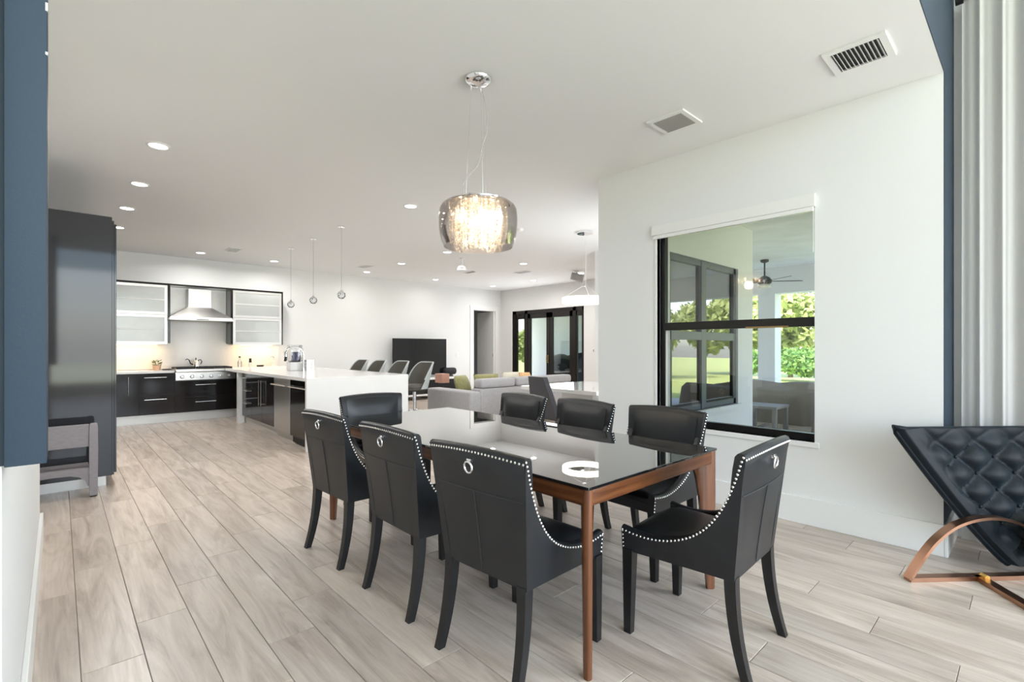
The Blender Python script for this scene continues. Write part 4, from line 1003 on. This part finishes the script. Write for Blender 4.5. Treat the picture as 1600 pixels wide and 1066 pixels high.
# ------------------------------------------------------------------ patio and garden
def patio():
    struct(B('floor_patio', 'patio_floor', (4.28, -4.0, -.12), (12.4, 7.5, -.06)), 'pale patio floor')
    struct(join_boxes('ceiling_patio', 'patio_ceiling', [((4.28, .62, 3.0), (7.31, 2.775, 3.1)), ((4.82, -4.0, 3.0), (7.31, .62, 3.1)), ((7.31, -4.0, 3.0), (12.0, 5.19, 3.1))]), 'white textured patio ceiling')
    struct(B('trim_patio_beam', 'stucco', (11.0, -4.0, 2.46), (11.36, 5.19, 3.0)), 'white beam at the patio edge')
    for i, (y, lab) in enumerate(((3.74, 'square white patio column seen through the window'), (-1.2, 'square white patio column outside beyond the curtain'))):
        o = MB().box((11.0, y, -.06), (11.36, y+.34, 2.46), .004).build('patio_column', 'stucco', None, 0); tag(o, lab, 'column')
    t = thing('ceiling_fan', 'black ceiling fan hanging from the patio ceiling', 'ceiling fan', (9.9, 3.55, 0))
    MB().lathe([(.001, 3.0), (.075, 3.0), (.07, 2.96), (.02, 2.94)], 20).cyl((0, 0, 2.95), (0, 0, 2.68), .014).build('downrod', 'black_matte', t)
    MB().lathe([(.015, 2.70), (.09, 2.66), (.13, 2.60), (.12, 2.55), (.05, 2.52), (.001, 2.52)], 24).build('motor', 'black_matte', t)
    MB().lathe([(.08, 2.535), (.11, 2.50), (.10, 2.46), (.001, 2.44)], 24).build('light_bowl', 'soap_white', t)
    for k in range(5):
        a = 2*PI*k/5+.35; R = []
        d = Vector((math.cos(a), math.sin(a), 0)); n = Vector((-d.y, d.x, .20)).normalized()
        for r, h in ((.12, .03), (.2, .055), (.62, .07), (.66, .05)): p = d*r+Vector((0, 0, 2.585)); R.append([p-n*h, p+n*h, p+n*h+Vector((0, 0, .008)), p-n*h+Vector((0, 0, .008))])
        MB().rings(R).build('blade', 'black_matte', t, 20)
    # covered furniture
    def cover(label, x, y, sx, sy, h, seed, m='cover_cloth', z0=-.06):
        rnd = random.Random(seed); ph = [rnd.random()*6 for _ in range(6)]
        def g(u, v):
            a = 2*PI*u; ca, sa = math.cos(a), math.sin(a)
            se = lambda c: math.copysign(abs(c)**.5, c)
            prof = [(1.08, 0), (1.05, .3), (1.0, .62), (.96, .85), (.82, .97), (.4, 1.0), (0, 1.0)]
            q = v*(len(prof)-1); i = min(int(q), len(prof)-2); w = q-i; r = prof[i][0]*(1-w)+prof[i+1][0]*w; hz = prof[i][1]*(1-w)+prof[i+1][1]*w
            fold = 1+.035*math.sin(9*a+ph[0])*(1-hz)+.02*math.sin(17*a+ph[1])*(1-hz)
            z = hz*h*(1+.10*math.sin(2*a+ph[2])*r+.06*math.sin(3*a+ph[3])*r)
            return (x+sx/2*r*se(ca)*fold, y+sy/2*r*se(sa)*fold, z0+z)
        return tag(MB().grid(g, 72, 24).build('covered_furniture', m, None, 60), label, 'covered furniture', None)
    cover('patio furniture under a tan cover behind the small table', 9.65, 3.20, 1.0, 1.5, .74, 1)
    cover('patio furniture under a pale cover at the right side of the window', 8.6, 1.75, .9, 1.1, .72, 2)
    cover('low patio furniture under a cover farther along the patio', 8.6, -.6, 1.4, 1.5, .85, 3)
    t = thing('patio_side_table', 'small grey patio side table in front of the covered furniture', 'table', (8.35, 3.02, -.06))
    B('top', 'patio_grey', (-.28, -.30, .42), (.28, .26, .46), t, .005)
    for sx in (-.24, .24):
        for sy in (-.26, .22): B('leg', 'patio_grey', (sx-.03, sy-.03, 0), (sx+.03, sy+.03, .42), t)
    B('stretcher', 'patio_grey', (-.21, -.03, .10), (.21, .0, .14), t)
    struct(B('ground', 'grass', (-30, -45, -.25), (70, 50, -.13)), 'bright green lawn')
    # leafy shrubs and trees : one mesh of leaves per kind, copied
    def leaves(name, m, rx, ry, rz, n, size, seed):
        rnd = random.Random(seed); vs, fs = [], []
        blobs = [(rnd.uniform(-.55, .55)*rx, rnd.uniform(-.55, .55)*ry, rnd.uniform(.35, .75)*rz*2*.5, rnd.uniform(.45, .7)) for _ in range(9)]
        for i in range(n):
            bx, by, bz, br = blobs[i % 9]; d = Vector((rnd.gauss(0, 1), rnd.gauss(0, 1), rnd.gauss(0, 1))).normalized(); q = br*rnd.uniform(.72, 1.05)
            p = Vector((bx+d.x*q*rx*.7, by+d.y*q*ry*.7, max(.02, rz*.9+(bz-rz*.5)+d.z*q*rz*.8)))
            u = Vector((rnd.gauss(0, 1), rnd.gauss(0, 1), rnd.gauss(0, 1))).normalized(); v = u.orthogonal().normalized(); s = size*rnd.uniform(.6, 1.3); k = len(vs)
            vs += [p-u*s, p+v*s*.45, p+u*s, p-v*s*.45]; fs.append((k, k+1, k+2, k+3))
        me = bpy.data.meshes.new(name); me.from_pydata(vs, [], fs); me.materials.append(M[m]); return me
    ml = leaves('foliage', 'leaves_light', 2.0, 2.0, 1.9, 5200, .16, 11); md = leaves('foliage', 'leaves_dark', 1.3, 1.3, .85, 3600, .11, 12)
    tk = MB().tube([(0, 0, -.1), (.05, 0, 1.0), (-.05, .05, 2.2)], [.12, .09, .05], 8).build('trunk', 'bark'); trunk_me = tk.data; bpy.data.objects.remove(tk)
    def plant(kind, x, y, sc, label):
        t = thing('garden_tree' if kind else 'garden_shrub', label, 'tree' if kind else 'shrub', (x, y, -.13), 0, 'trees at the garden edge' if kind else 'shrubs at the garden edge')
        o = bpy.data.objects.new('foliage', ml if kind else md); C.objects.link(o); o.parent = t; o.scale = (sc, sc, sc); o.rotation_euler = (0, 0, x*7+y*3); o.location = (0, 0, .25 if kind else 0); o['kind'] = 'stuff'
        if kind: k = bpy.data.objects.new('trunk', trunk_me); C.objects.link(k); k.parent = t
    words = ['behind the patio column', 'beside the patio column on the right', 'at the right side of the window', 'at the far right of the garden', 'left of the patio column', 'deep in the garden corner']
    for i, (x, y) in enumerate(((26.5, 11.4), (26.2, 8.2), (26.6, 3.8), (26.6, -.8), (26.8, 15.6), (26.6, -5.4))): plant(1, x, y, 1.5, 'pale green leafy tree '+words[i])
    for i, (x, y) in enumerate(((23.0, 9.4), (23.2, 6.9), (23.1, 4.4), (23.0, 1.9), (23.2, 11.9), (22.9, -.6))): plant(0, x, y, 1.15, 'dark green shrub growing low '+words[i])
    for i, (x, y) in enumerate(((16, -9), (20.5, -8.0), (11.5, -10), (23.5, -12), (6.5, -12))): plant(1, x, y, 1.1, 'leafy tree on the side lawn '+['just beyond the patio beam', 'past the outer patio corner', 'level with the patio middle', 'in the most distant lawn corner', 'closest to the living room windows'][i])
    # porch beyond the front doors
    struct(B('floor_porch', 'patio_floor', (10.1, 5.8, -.12), (16, 13.5, -.02))); struct(B('ceiling_added_shade', 'patio_ceiling', (10.1, 5.9, 2.9), (13.2, 13.1, 3.0))); struct(B('wall_porch', 'stone_wall', (13.0, 6.6, -.1), (13.2, 13.1, 3.6)), 'pale wall beyond the front door glass')  # porch roof added, unseen, to keep sun off the wall beyond the doors
    cover('large item under a black cover outside the right front door', 11.5, 9.85, .8, 1.35, 1.10, 5, 'black_cover', -.02)
    plant(1, 14.6, 13.6, .75, 'bright green plant seen through the left sidelight'); plant(0, 12.0, 12.7, .45, 'low shrub seen through the left sidelight')
patio()
